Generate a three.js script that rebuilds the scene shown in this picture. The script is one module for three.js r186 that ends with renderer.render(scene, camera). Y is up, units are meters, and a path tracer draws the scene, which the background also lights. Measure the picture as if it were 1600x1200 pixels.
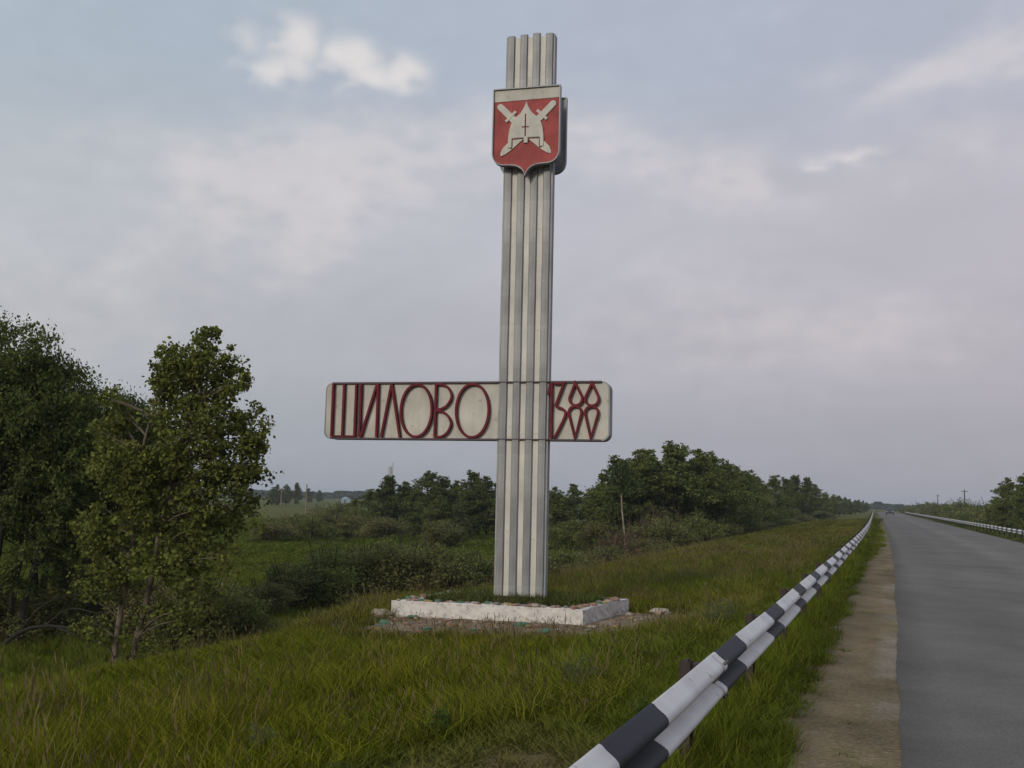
import * as THREE from 'three';
import { mergeGeometries } from 'three/addons/utils/BufferGeometryUtils.js';
import { ImprovedNoise } from 'three/addons/math/ImprovedNoise.js';

// ------------------------------------------------------------------ camera, sky, sun, exposure
const scene = new THREE.Scene();
const camera = new THREE.PerspectiveCamera(41.39, 4 / 3, 0.1, 8000);
camera.position.set(0, 1.7, 0);
{
  const pitch = 0.1127, roll = 0.0222;
  const F = new THREE.Vector3(0, Math.sin(pitch), -Math.cos(pitch));
  const up = new THREE.Vector3(0, Math.cos(pitch), Math.sin(pitch)), r = new THREE.Vector3(1, 0, 0);
  const R = r.clone().multiplyScalar(Math.cos(roll)).addScaledVector(up, Math.sin(roll));
  const U = up.clone().multiplyScalar(Math.cos(roll)).addScaledVector(r, -Math.sin(roll));
  camera.quaternion.setFromRotationMatrix(new THREE.Matrix4().makeBasis(R, U, F.clone().negate()));
}
const EXPOSURE = 1.24, SUN_POWER = 1.42, SKY_POWER = 1.0;
const SUN_DIR = new THREE.Vector3(-0.50, 0.37, 0.78).normalize();
const renderer = new THREE.WebGLRenderer({ antialias: true });
renderer.setSize(1024, 768);
renderer.toneMapping = THREE.LinearToneMapping;
renderer.toneMappingExposure = EXPOSURE;
renderer.shadowMap.enabled = true;
const sun = new THREE.DirectionalLight(new THREE.Color(1.0, 0.9, 0.76), SUN_POWER);
sun.position.copy(SUN_DIR).multiplyScalar(80).add(new THREE.Vector3(0, 0, -20));
sun.target.position.set(0, 0, -20); scene.add(sun, sun.target);
sun.castShadow = true; sun.shadow.radius = 22; sun.shadow.mapSize.set(4096, 4096);
Object.assign(sun.shadow.camera, { left: -60, right: 60, top: 60, bottom: -60, near: 1, far: 220 });
scene.fog = new THREE.FogExp2(new THREE.Color(0.66, 0.72, 0.82), 0.00023);

// ------------------------------------------------------------------ numbers
function rngOf(seed) { let a = seed >>> 0; return () => { a = (a + 0x6d2b79f5) >>> 0; let t = a; t = Math.imul(t ^ (t >>> 15), t | 1); t ^= t + Math.imul(t ^ (t >>> 7), t | 61); return ((t ^ (t >>> 14)) >>> 0) / 4294967296; }; }
const perlin = new ImprovedNoise();
const n3 = (x, y, z) => perlin.noise(x + 31.7, y + 11.3, z + 57.1);
function fbm(x, y, z, oct = 4) { let a = 0, w = 0.5, f = 1; for (let i = 0; i < oct; i++) { a += w * n3(x * f, y * f, z * f); w *= 0.5; f *= 2.03; } return a; }
const clamp = (x, a = 0, b = 1) => Math.min(b, Math.max(a, x));
const sstep = (a, b, x) => { const t = clamp((x - a) / (b - a)); return t * t * (3 - 2 * t); };
const lerp = (a, b, t) => a + (b - a) * t;
const mix3 = (a, b, t) => [lerp(a[0], b[0], t), lerp(a[1], b[1], t), lerp(a[2], b[2], t)];
// noise that repeats after `per` cells, for textures that tile
function hash2(i, j, s) { let h = (i * 374761393 + j * 668265263 + s * 974634777) | 0; h = Math.imul(h ^ (h >>> 13), 1274126177); return ((h ^ (h >>> 16)) >>> 0) / 4294967296; }
function tileNoise(x, y, per, s) {
  const i = Math.floor(x), j = Math.floor(y), fx = x - i, fy = y - j, m = (v) => ((v % per) + per) % per;
  const u = fx * fx * (3 - 2 * fx), v = fy * fy * (3 - 2 * fy);
  return lerp(lerp(hash2(m(i), m(j), s), hash2(m(i + 1), m(j), s), u), lerp(hash2(m(i), m(j + 1), s), hash2(m(i + 1), m(j + 1), s), u), v);
}
function tfbm(u, v, per, oct, s) { let a = 0, w = 0.5, t = 0; for (let k = 0; k < oct; k++) { a += w * tileNoise(u * per, v * per, per, s + k); t += w; w *= 0.55; per *= 2; } return a / t; }

// ------------------------------------------------------------------ sky
{
  const W = 2048, H = 1024, data = new Float32Array(W * H * 4);
  const stops = [[0, [.262, .280, .318]], [3, [.298, .314, .352]], [8, [.358, .366, .402]], [15, [.392, .408, .455]], [24, [.335, .383, .455]], [45, [.345, .415, .51]], [90, [.33, .405, .52]]];
  const grad = (el) => { for (let k = 1; k < stops.length; k++) if (el <= stops[k][0]) return mix3(stops[k - 1][1], stops[k][1], sstep(stops[k - 1][0], stops[k][0], el)); return stops[6][1]; };
  const blob = (az, el, b) => { const c = Math.cos(b[4]), s = Math.sin(b[4]), x = (az - b[0]) * c + (el - b[1]) * s, y = -(az - b[0]) * s + (el - b[1]) * c; return b[5] * Math.exp(-(x * x) / (b[2] * b[2]) - (y * y) / (b[3] * b[3])); };
  // air: azimuth, elevation, half widths (degrees), tilt, strength
  const haze = [[-18.5, 17.8, 4.8, 1.2, -.05, .8], [-17.5, 15.2, 4.8, 2.0, .75, 1.0], [-11.5, 17.2, 4.4, 2.4, .5, 1.05], [-12.0, 14.0, 3.2, 1.6, .6, .9], [-4, 18.6, 6, 2.2, .2, .85], [1, 20.2, 3.5, 1.3, .1, .5], [7.5, 19.0, 5.5, 1.7, -.2, .95], [13, 17.4, 4, 1.3, -.2, .85], [12, 10.0, 8, 3.0, -.1, .5], [21, 9.5, 5, 1.5, 0, .35], [26.0, 22.4, 4.4, 1.1, .2, 1.15], [23, 21.4, 3, .6, .1, .6], [17.6, 22.9, 2.4, .9, 0, .35], [-28, 9, 9, 7, 0, .45], [24, 18.2, 5, 1.4, .1, .5]];
  const cum = [[-13.0, 24.2, 1.4, 1.35, 0, 1.0], [-13.5, 22.9, 1.7, 1.0, 0, .9], [-15.6, 24.0, 1.3, 1.0, 0, .5], [-11.4, 23.1, 1.2, .8, 0, .55], [-9.7, 23.8, 1.9, 1.2, 0, 1.0], [-8.8, 22.9, 2.2, .9, 0, .9], [-6.5, 23.3, 1.6, 1.05, 0, .9], [19.0, 18.5, 1.9, .42, -.12, .62], [17.3, 18.2, .7, .35, -.2, .6]];
  const dark = [[15.4, 17.9, 1.9, .6, -.3, .5], [22, 15.5, 7, 2.0, -.1, .35], [15.5, 7.2, 3.4, .5, 0, .45], [21, 6.4, 5, .5, 0, .35], [20, 13, 7, 1.5, -.1, .25]];
  for (let j = 0; j < H; j++) {
    const el = ((j + .5) / H - .5) * 180;
    for (let i = 0; i < W; i++) {
      const o = (j * W + i) * 4, lon = ((i + .5) / W - .5) * 2 * Math.PI, e = el * Math.PI / 180;
      let c;
      if (el < -1) c = [.10, .11, .085];
      else {
        const x = Math.cos(lon) * Math.cos(e), z = Math.sin(lon) * Math.cos(e), y = Math.sin(e);
        const az = Math.atan2(x, -z) * 180 / Math.PI;
        c = grad(Math.max(el, 0));
        // towards the left the air is a little greener and clearer, to the right greyer
        c = [c[0] * (1 - .035 * clamp(-az / 28, -1, 1)), c[1] * (1 + .02 * clamp(-az / 28, -1, 1)), c[2] * (1 - .01 * Math.abs(clamp(az / 28, -1, 1)))];
        const wx = fbm(x * 7, y * 12, z * 7, 4) , wy = fbm(x * 7 + 9, y * 12 + 4, z * 7, 4), fine = fbm(x * 30, y * 55, z * 30, 4);
        const A = az + wx * 4.5, E = el + wy * 2.2;
        let hz = 0, cu = 0, dk = 0;
        const inView = 1 - sstep(30, 42, Math.abs(az)) * 1;
        const top = 1 - sstep(26, 34, el);
        if (inView > 0 && top > 0) {
          for (const b of haze) hz += blob(A, E, b);
          for (const b of dark) dk += blob(az + wx * 2, el + wy * 1.2, b);
          const ax = az + wx * 1.6 + fine * 1.3, ey = el + wy * .6 + fine * .9;
          for (const b of cum) cu = Math.max(cu, blob(ax, ey, b));
          hz *= inView * top; dk *= inView * top; cu *= inView * top;
        }
        // the same broken veil over the rest of the sky
        const veil = fbm(x * 3.1 + 4, y * 5.5, z * 3.1, 5);
        hz += (1 - inView * top) * sstep(-.05, .35, veil) * .8 * sstep(3, 14, el);
        dk += (1 - inView * top) * sstep(.1, .4, -veil) * .3;
        const k = clamp(hz * (.82 + fine * 1.1 + wx * .5));
        c = mix3(c, [.555, .53, .535], k * .55);
        c = mix3(c, [.295, .31, .35], clamp(dk * (.9 + fine)) * .55);
        const body = sstep(.08, .95, cu + fine * .38 + wx * .1);
        c = mix3(c, [.645, .622, .60], body * .74);
        // thin ripples of cloud
        c = c.map((v, i) => v * (1 + fine * .05 + wx * .05) * (i === 0 ? 1.025 : 1));
        // hazy glow round the low sun behind the viewer
        const g = Math.max(0, x * SUN_DIR.x + y * SUN_DIR.y + z * SUN_DIR.z);
        const gl = Math.pow(g, 6);
        c = [c[0] * (1 + .75 * gl), c[1] * (1 + .6 * gl), c[2] * (1 + .38 * gl)];
      }
      data[o] = c[0] * SKY_POWER; data[o + 1] = c[1] * SKY_POWER; data[o + 2] = c[2] * SKY_POWER; data[o + 3] = 1;
    }
  }
  const t = new THREE.DataTexture(data, W, H, THREE.RGBAFormat, THREE.FloatType);
  t.mapping = THREE.EquirectangularReflectionMapping; t.magFilter = t.minFilter = THREE.LinearFilter; t.needsUpdate = true;
  scene.background = t; scene.environment = t;
}

// ------------------------------------------------------------------ helpers
const names = {};
function numbered(name) { const k = names[name] = (names[name] ?? -1) + 1; return k ? `${name}_${String(k).padStart(3, '0')}` : name; }
function tag(o, label, category, group) { o.userData = { label, category, ...(group ? { group } : {}) }; return o; }
function shade(o) { o.castShadow = o.receiveShadow = true; return o; }
function thing(name, label, category, group) { const g = new THREE.Group(); g.name = numbered(name); scene.add(g); return tag(g, label, category, group); }
function part(parent, name, geo, mat, label) { const m = shade(new THREE.Mesh(geo, mat)); m.name = name; if (label) m.userData.label = label; parent.add(m); return m; }
function solo(name, geo, mat, label, category, group) { const m = shade(new THREE.Mesh(geo, mat)); m.name = numbered(name); scene.add(m); return tag(m, label, category, group); }
function setting(name, geo, mat, label) { const m = shade(new THREE.Mesh(geo, mat)); m.name = name; m.userData = { kind: 'structure', label }; scene.add(m); return m; }
const V = (x, y, z) => new THREE.Vector3(x, y, z);
const C = (r, g, b) => new THREE.Color().setRGB(r, g, b);

function texture(n, fn, srgb, repeat) {
  const d = new Uint8Array(n * n * 4);
  for (let j = 0; j < n; j++) for (let i = 0; i < n; i++) { const c = fn((i + .5) / n, (j + .5) / n), o = (j * n + i) * 4; d[o] = clamp(c[0]) * 255; d[o + 1] = clamp(c[1]) * 255; d[o + 2] = clamp(c[2]) * 255; d[o + 3] = 255; }
  const t = new THREE.DataTexture(d, n, n); t.wrapS = t.wrapT = THREE.RepeatWrapping; t.magFilter = THREE.LinearFilter; t.minFilter = THREE.LinearFilter;
  if (srgb) t.colorSpace = THREE.SRGBColorSpace;
  t.repeat.set(repeat, repeat); t.needsUpdate = true; return t;
}
const grey = (v) => [v, v, v];

const asphaltMap = texture(1024, (u, v) => { const b = tfbm(u, v, 4, 5, 3), f = tileNoise(u * 256, v * 256, 256, 9), s = tileNoise(u * 512, v * 512, 512, 19); const k = .66 + .34 * (b - .5) + .2 * (f - .5) + .26 * (s - .5); return [k * 1.0, k * .985, k * .96]; }, false, 1 / 3.2);
const asphaltBump = texture(1024, (u, v) => grey(.5 * tileNoise(u * 300, v * 300, 300, 5) + .5 * tileNoise(u * 150, v * 150, 150, 6)), false, 1 / 3.2);
const dirtMap = texture(1024, (u, v) => { const b = tfbm(u, v, 5, 5, 31), f = tileNoise(u * 200, v * 200, 200, 37), p = sstep(.78, .9, tileNoise(u * 90, v * 90, 90, 41)); const k = .6 + .5 * (b - .5) + .25 * (f - .5) + .2 * p; return [k, k * .97, k * .93]; }, false, 1 / 2.3);
const dirtBump = texture(512, (u, v) => grey(.6 * tfbm(u, v, 14, 5, 44) + .4 * sstep(.6, .9, tileNoise(u * 70, v * 70, 70, 45))), false, 1 / 2.3);
const soilMap = texture(1024, (u, v) => { const b = tfbm(u, v, 6, 6, 61), f = tileNoise(u * 180, v * 180, 180, 67); const k = .55 + .7 * (b - .5) + .3 * (f - .5); return [k * (1.05 - .3 * (b - .5)), k, k * .9]; }, false, 1 / 5.3);
const soilBump = texture(512, (u, v) => grey(tfbm(u, v, 24, 5, 71)), false, 1 / 3.1);
const paintMap = texture(1024, (u, v) => { const b = tfbm(u, v, 5, 5, 81), st = tfbm(u, v * .25, 12, 4, 85), sp = sstep(.72, .85, tfbm(u, v, 16, 4, 89)); const k = .86 + .42 * (b - .5) + .34 * (st - .5) - .2 * sp; return [k, k * .985, k * (.96 - .06 * sp)]; }, false, 1 / 2.1);
const silverMap = texture(1024, (u, v) => { const b = tfbm(u, v, 4, 5, 101), blk = hash2(Math.floor(u * 8), Math.floor(v * 3), 6), st = tfbm(u, v * .25, 24, 4, 105), sp = sstep(.70, .82, tfbm(u, v, 20, 3, 109)); const k = .80 + .42 * (b - .5) + .26 * (st - .5) + .22 * (blk - .5) + .22 * sp; return [k, k, k * .99]; }, false, 1 / 2.6);
const limeMap = texture(1024, (u, v) => { const b = tfbm(u, v, 7, 5, 121), cr = sstep(.62, .72, tfbm(u, v, 22, 4, 127)), lo = sstep(.7, .85, tfbm(u, v, 10, 3, 131)); const k = .92 + .28 * (b - .5) - .22 * cr - .2 * lo; return [k, k * .985, k * (.97 - .06 * lo)]; }, false, 1 / 1.3);
const limeBump = texture(1024, (u, v) => grey(.55 * tfbm(u, v, 12, 5, 141) + .45 * (1 - Math.abs(2 * tfbm(u, v, 9, 4, 145) - 1))), false, 1 / 1.3);
const railMap = texture(512, (u, v) => { const b = tfbm(u, v, 6, 5, 151), sp = sstep(.74, .84, tfbm(u, v, 24, 3, 157)); const k = .92 + .34 * (b - .5) - .34 * sp; return [k, k * (.985 - .04 * sp), k * (.965 - .12 * sp)]; }, false, 1 / 1.7);
const redMap = texture(512, (u, v) => { const b = tfbm(u, v, 5, 5, 161), st = tfbm(u, v * .5, 20, 4, 165); const k = .85 + .5 * (b - .5) + .3 * (st - .5); return [k, k * (1 + .1 * (.5 - b)), k]; }, false, 1 / 1.4);
const barkMap = texture(512, (u, v) => { const b = tfbm(u, v * .25, 16, 5, 171), d = tfbm(u, v, 8, 4, 175); const k = .6 + .7 * (b - .5) + .4 * (d - .5); return [k, k * .97, k * .93]; }, false, 1);
const roofMap = texture(256, (u, v) => grey(.85 + .3 * (tfbm(u, v, 8, 4, 181) - .5)), false, 1 / 2);

const std = (color, o = {}) => new THREE.MeshStandardMaterial({ color, roughness: .9, ...o });
const matt = (color, o = {}) => new THREE.MeshPhysicalMaterial({ color, roughness: 1, specularIntensity: .18, ...o });
const M = {
  cream: std(C(.51, .495, .455), { map: paintMap, roughness: .7, bumpMap: paintMap, bumpScale: .002 }),
  shaft: std(C(.57, .56, .53), { map: paintMap, roughness: .6, bumpMap: paintMap, bumpScale: .002 }),
  silver: std(C(.275, .278, .288), { map: silverMap, roughness: .55, metalness: .25, bumpMap: silverMap, bumpScale: .002 }),
  silverDull: std(C(.31, .315, .335), { map: silverMap, roughness: .62, metalness: .2 }),
  maroon: matt(C(.140, .019, .028), { map: redMap, roughness: .8, specularIntensity: .4 }),
  darkRim: std(C(.06, .035, .05), { map: redMap, roughness: .6 }),
  shieldRed: matt(C(.335, .072, .068), { map: redMap, roughness: .75, specularIntensity: .5 }),
  lime: std(C(.62, .595, .575), { map: limeMap, bumpMap: limeBump, bumpScale: .02, roughness: .95 }),
  rail: matt(C(1, 1, 1), { map: railMap, vertexColors: true, roughness: .6, specularIntensity: .6, side: THREE.DoubleSide }),
  railPost: std(C(.055, .038, .032), { map: barkMap, roughness: .85 }),
  bolt: std(C(.12, .10, .09), { roughness: .6, metalness: .4 }),
  asphalt: matt(C(1, 1, 1), { map: asphaltMap, bumpMap: asphaltBump, bumpScale: .006, vertexColors: true, roughness: .88 }),
  dirt: matt(C(1, 1, 1), { map: dirtMap, bumpMap: dirtBump, bumpScale: .03, vertexColors: true, roughness: 1 }),
  ground: matt(C(1, 1, 1), { map: soilMap, bumpMap: soilBump, bumpScale: .08, vertexColors: true, roughness: 1 }),
  grass: matt(C(1, 1, 1), { specularIntensity: .05, transmission: .35, thickness: 0, side: THREE.DoubleSide }),
  leaf: matt(C(1, 1, 1), { specularIntensity: .12, transmission: .38, thickness: 0, vertexColors: true, side: THREE.DoubleSide }),
  bark: std(C(.12, .10, .08), { map: barkMap, roughness: 1 }),
  darkBark: std(C(.036, .032, .026), { map: barkMap, roughness: 1 }),
  paleBark: std(C(.36, .29, .23), { map: barkMap, roughness: .9 }),
  aspenBark: std(C(.20, .165, .12), { map: barkMap, roughness: 1 }),
  wood: std(C(.30, .24, .19), { map: barkMap, roughness: .9 }),
  concrete: std(C(.30, .29, .28), { map: dirtMap, roughness: .9 }),
};

// ------------------------------------------------------------------ the road frame: s metres ahead along the road, u metres left of its left edge
const TH = 20.65 * Math.PI / 180, TX = Math.sin(TH), TZ = -Math.cos(TH);
const drift = (s) => { const t = (s - 42) / 14; return .0175 * 14 * (t > 20 ? t : Math.log(1 + Math.exp(t))); };   // the road bends a little to the left
function W(s, u, y = 0) { const k = u + drift(s); return V(TX * s + TZ * k, y, TZ * s - TX * k); }
function inRoad(x, z) { const s = TX * x + TZ * z, k = TZ * x - TX * z; return [s, k - drift(s)]; }
const PL = [[-2.19, -19.64], [1.38, -18.80], [2.47, -21.07], [-1.05, -22.05]];       // plinth corners
const PLC = [0.15, -20.4];
function heightSU(s, u, x, z) {
  let h;
  if (u > -6.9) {
    if (u <= 1.1) h = -.05;
    else if (u < 5) h = lerp(-.05, -.56, sstep(1.1, 5.4, u));
    else if (u < 9.3) h = lerp(-.552, -.72, (u - 5) / 4.3);
    else h = lerp(-.72, -2.25, sstep(9.0, 14.6, u));
    if (u > 1.1) h += .13 * sstep(1.3, 4, u) * fbm(x * .22, 3, z * .22, 3);
    if (u > 14) h += .3 * fbm(x * .05, 1, z * .05, 3) * sstep(14, 25, u);
  } else {
    h = u > -8.6 ? lerp(-.05, -.24, sstep(-6.9, -8.4, u)) : lerp(-.24, -1.9, sstep(-8.6, -14, u));
    if (u < -14) h += .3 * fbm(x * .05, 1, z * .05, 3);
  }
  const d = Math.hypot(x - PLC[0], z - PLC[1]);
  const flat = 1 - sstep(2.4, 5.2, d);
  h = lerp(h, -.60, flat * (u > 2.4 ? 1 : sstep(1.4, 2.4, u)));
  const far = Math.hypot(x, z);
  h += sstep(250, 900, far) * (.8 + 1.6 * fbm(x * .002, 5, z * .002, 2)) * (Math.abs(u) > 12 ? 1 : 0);
  return h;
}
const heightXZ = (x, z) => { const [s, u] = inRoad(x, z); return heightSU(s, u, x, z); };
const along = (k, dist) => [k * dist, -dist];       // k = sideways metres per metre of depth

// ------------------------------------------------------------------ ground, road, shoulder
function sheet(ss, us, heightOf, colorOf, tile = 1) {
  const pos = [], col = [], uv = [], idx = [], nu = us.length;
  ss.forEach((s, i) => us.forEach((u0, j) => {
    const u = typeof u0 === 'function' ? u0(s) : u0, p = W(s, u); p.y = heightOf(s, u, p.x, p.z, j);
    pos.push(p.x, p.y, p.z); col.push(...colorOf(s, u, p.x, p.z, j)); uv.push(p.x * tile, p.z * tile);
    if (i && j) { const a = (i - 1) * nu + j - 1, b = a + 1, c = a + nu, d = c + 1; idx.push(a, b, c, b, d, c); }
  }));
  const g = new THREE.BufferGeometry();
  g.setAttribute('position', new THREE.Float32BufferAttribute(pos, 3)); g.setAttribute('color', new THREE.Float32BufferAttribute(col, 3)); g.setAttribute('uv', new THREE.Float32BufferAttribute(uv, 2));
  g.setIndex(idx); g.computeVertexNormals();
  if (g.attributes.normal.getY(Math.floor(nu * 1.5)) < 0) { for (let k = 0; k < idx.length; k += 3) [idx[k], idx[k + 1]] = [idx[k + 1], idx[k]]; g.setIndex(idx); g.computeVertexNormals(); }
  return g;
}
const range = (a, b, d) => { const r = []; for (let x = a; x < b - 1e-6; x += d) r.push(x); return r; };
{
  const ss = [-400, -150, -60, -30, -15, ...range(-8, 50, .6), ...range(50, 120, 2), ...range(120, 320, 6), 340, 370, 400, 440, 500, 580, 700, 850, 1050, 1300, 1700, 2200, 3000, 4000];
  const us = [-3500, -2200, -1400, -900, -550, -330, -200, -130, -90, -65, -48, -36, -28, -22, -18, ...range(-15.5, -6.4, .5), -6.2, -3, -.4, ...range(0, 18, .4), 18.5, 19.5, 21, 23, 26, 30, 35, 41, 48, 56, 66, 80, 100, 130, 170, 230, 310, 430, 600, 850, 1200, 1700, 2400, 3500];
  const g = sheet(ss, us, heightSU, (s, u, x, z) => {
    const n = fbm(x * .35, 0, z * .35, 4), m = fbm(x * .03 + 5, 2, z * .03, 3), far = Math.hypot(x, z);
    let c = mix3([.10, .115, .028], [.135, .11, .05], clamp(.35 + n * 1.2));
    if (far > 60) { c = mix3(c, [.115, .165, .030], sstep(60, 120, far)); c = mix3(c, mix3([.11, .155, .036], [.19, .19, .055], clamp(.5 + m * 2)), sstep(90, 200, far)); }
    c = mix3(c, [.22, .175, .10], (1 - sstep(1.0, 1.9, u)) * (u > -.5 ? 1 : 0) * clamp(.55 + n) * (1 - sstep(40, 90, far)));
    const trod = (1 - sstep(.5, 1.6, Math.hypot((s - 5.6) * .45, u - 2.9))) * .9;
    return mix3(c, [.21, .165, .09], trod * .85);
  });
  setting('ground', g, M.ground, 'grassy ground sloping from the road down to the fields');
}
{
  const rnd = rngOf(5), edge = new Map();
  const edgeU = (s) => -.02 + .016 * n3(s * 1.7, 2, 4) + .014 * n3(s * 6, 5, 1) + .03 * n3(s * .3, 8, 2);
  const ss = [...range(-12, 60, .25), ...range(60, 140, 1), ...range(140, 420, 6)];
  const us = [(s) => edgeU(s), (s) => edgeU(s) - .015, ...range(-6.4, -.2, .35).reverse(), (s) => -6.62 + .06 * n3(s * 1.1, 9, 9), (s) => -6.64 + .06 * n3(s * 1.1, 9, 9)];
  const g = sheet(ss, us, (s, u, x, z, j) => j === 0 || j === us.length - 1 ? -.06 : .0 - .0 + (-.012 * sstep(1.5, 3.5, Math.abs(u + 3.3))), (s, u, x, z, j) => {
    const t = fbm(x * .25, 6, z * .25, 3), tr = Math.exp(-Math.pow((u + 1.3) / .45, 2)) + Math.exp(-Math.pow((u + 2.9) / .4, 2));
    const k = .212 * (1 + .28 * t) * (1 - .08 * tr) * (1 + .18 * Math.exp(-Math.pow((u + 3.7) / .5, 2))) * (j < 2 ? .7 : 1);
    return [k * 1.03, k * .98, k * .93];
  });
  setting('road', g, M.asphalt, 'worn grey asphalt road running to the horizon');
  const du = (s) => .86 + .16 * n3(s * .8, 1, 7) + .10 * n3(s * 2.6, 4, 3) + .05 * n3(s * 7, 4, 9);
  const width = (s) => du(s) * (1 - .62 * sstep(24, 60, s)) + .18 * (1 - sstep(4, 9, s));
  const ds = [...range(-6, 60, .2), ...range(60, 200, 1.5)];
  const dus = [(s) => edgeU(s) - .03, ...[.08, .2, .32, .44, .56, .68, .8, .9].map((f) => (s) => lerp(edgeU(s) - .03, width(s), f)), width];
  const g2 = sheet(ds, dus, (s, u, x, z, j) => (j === dus.length - 1 ? -.055 : -.024 + .014 * fbm(x * 2.2, 3, z * 2.2, 3)), (s, u, x, z, j) => {
    const t = fbm(x * .9, 7, z * .9, 4);
    let c = mix3([.305, .243, .155], [.23, .185, .115], clamp(.5 + t * 1.9));
    const pale = sstep(.03, .22, n3(s * .55, 3, 11) + .25 * n3(s * 3, 1, 2)) * (1 - sstep(.12, .26, u + .05 * n3(s * 5, 2, 2)));   // flaked pale edge line
    return mix3(c, [.37, .335, .28], pale * .6);
  });
  setting('dirt_shoulder', g2, M.dirt, 'strip of bare brown dirt along the left edge of the asphalt');
}

// ------------------------------------------------------------------ the stele
const YAW = 0.2403;
{
  const sign = thing('town_stele', 'tall ribbed grey stele with cream crossbar of maroon letters and red crest', 'monument');
  sign.position.set(.246, 0, -20.453); sign.rotation.y = -YAW;
  const boxAt = (w, h, d, x, y, z) => new THREE.BoxGeometry(w, h, d).translate(x, y, z);
  const metreUV = (g) => { const p = g.attributes.position, n = g.attributes.normal, uv = []; for (let i = 0; i < p.count; i++) { const ax = Math.abs(n.getX(i)), az = Math.abs(n.getZ(i)), ay = Math.abs(n.getY(i)); if (ay > .8) uv.push(p.getX(i), p.getZ(i)); else if (ax > az) uv.push(p.getZ(i) + 3.3, p.getY(i)); else uv.push(p.getX(i), p.getY(i)); } g.setAttribute('uv', new THREE.Float32BufferAttribute(uv, 2)); return g; };
  const extrude = (shape, depth, z, bevel = 0, curveSegments = 10) => {
    const g = new THREE.ExtrudeGeometry(shape, { depth: depth - 2 * bevel, curveSegments, bevelEnabled: bevel > 0, bevelSize: bevel, bevelThickness: bevel, bevelOffset: -bevel, bevelSegments: 1 });
    return metreUV(g.translate(0, 0, z + bevel));
  };
  const poly = (pts) => new THREE.Shape(pts.map(([x, y]) => new THREE.Vector2(x, y)));
  // pillar: a cream shaft with silver folded ribs in front, behind and at the sides; sheet joints at the crossbar
  const shaft = part(sign, 'shaft', metreUV(boxAt(1.0, 11.75, .22, 0, 5.475, -.06)), M.shaft);
  const ribShape = (w, d, y0, y1, seed) => {            // a folded sheet: sloping sides, flat face, slightly uneven
    const x = [0, .022, w * .5, w - .022, w], z = [0, d, d + .003, d, 0], g = [], idx = [], pos = [], rnd = rngOf(seed);
    const ys = []; for (let y = y0; y < y1 - .01; y += .35) ys.push(y); ys.push(y1);
    ys.forEach((y, i) => { const o = (rnd() - .5) * .006, o2 = (rnd() - .5) * .006; x.forEach((xx, k) => pos.push(xx + o, y, z[k] + o2 * (k > 0 && k < 4))); if (i) for (let k = 0; k < 4; k++) { const a = (i - 1) * 5 + k, c = a + 5; idx.push(a, a + 1, c + 1, a, c + 1, c); } });
    const n = pos.length / 3;
    const cap = (y, r) => { const b = pos.length / 3; const t = y > 5 ? .0 : 0; x.forEach((xx, k) => pos.push(xx, y + t, z[k])); pos.push(w / 2, y, 0); for (let k = 0; k < 4; k++) r ? idx.push(b + k, b + k + 1, b + 5) : idx.push(b + k + 1, b + k, b + 5); };
    cap(y1, true); cap(y0, false);
    let geo = new THREE.BufferGeometry(); geo.setAttribute('position', new THREE.Float32BufferAttribute(pos, 3)); geo.setIndex(idx);
    geo = geo.toNonIndexed(); geo.computeVertexNormals(); return metreUV(geo);
  };
  const spans = [[-.4, 2.888], [2.905, 4.045], [4.062, 11.385]];
  let seed = 1;
  for (let k = 0; k < 4; k++) for (const [y0, y1] of spans) {
    const front = ribShape(.172, .05, y0, y1 + (y1 > 11 ? .012 * ((k * 7) % 3) : 0), seed++); front.translate(-.497 + k * .2735, 0, .05);
    part(shaft, 'rib', front, M.silver);
    const back = ribShape(.172, .05, y0, y1, seed++); back.rotateY(Math.PI); back.translate(.497 - k * .2735, 0, -.17);
    part(shaft, 'rib', back, M.silver);
  }
  for (const sx of [-1, 1]) for (const [y0, y1] of spans) { const side = metreUV(boxAt(.02, y1 - y0, .214, sx * .512, (y0 + y1) / 2, -.06)); part(shaft, 'side_sheet', side, M.silverDull); }
  for (const y of [2.8965, 4.0535]) part(shaft, 'joint_strip', boxAt(1.06, .02, .335, 0, y, -.055), M.darkRim);
  // crossbar
  const rr = (x0, x1, y0, y1, r) => { const s = new THREE.Shape(); s.moveTo(x0 + r, y0); s.lineTo(x1 - r, y0); s.absarc(x1 - r, y0 + r, r, -Math.PI / 2, 0); s.lineTo(x1, y1 - r); s.absarc(x1 - r, y1 - r, r, 0, Math.PI / 2); s.lineTo(x0 + r, y1); s.absarc(x0 + r, y1 - r, r, Math.PI / 2, Math.PI); s.lineTo(x0, y0 + r); s.absarc(x0 + r, y0 + r, r, Math.PI, 1.5 * Math.PI); return s; };
  const core = mergeGeometries([extrude(rr(-4.305, -.523, 2.9, 4.05, .14), .40, -.40, .006), extrude(rr(.523, 1.725, 2.9, 4.05, .14), .40, -.40, .006)]);
  const bar = part(sign, 'crossbar', extrude(rr(-4.305, 1.725, 2.9, 4.05, .14), .385, -.402, .006), M.cream);
  { const outer = rr(-4.325, 1.745, 2.88, 4.07, .16); outer.holes.push(rr(-4.3055, 1.7255, 2.8995, 4.0505, .1405)); part(bar, 'edge_sheet', extrude(outer, .392, -.405, 0), M.silverDull); }
  for (const [x0, x1] of [[-4.16, -.53], [.53, 1.58]]) for (const y of [4.058, 2.892]) part(bar, 'rim', metreUV(boxAt(x1 - x0, .034, .056, (x0 + x1) / 2, y, .012)), M.darkRim);
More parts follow.
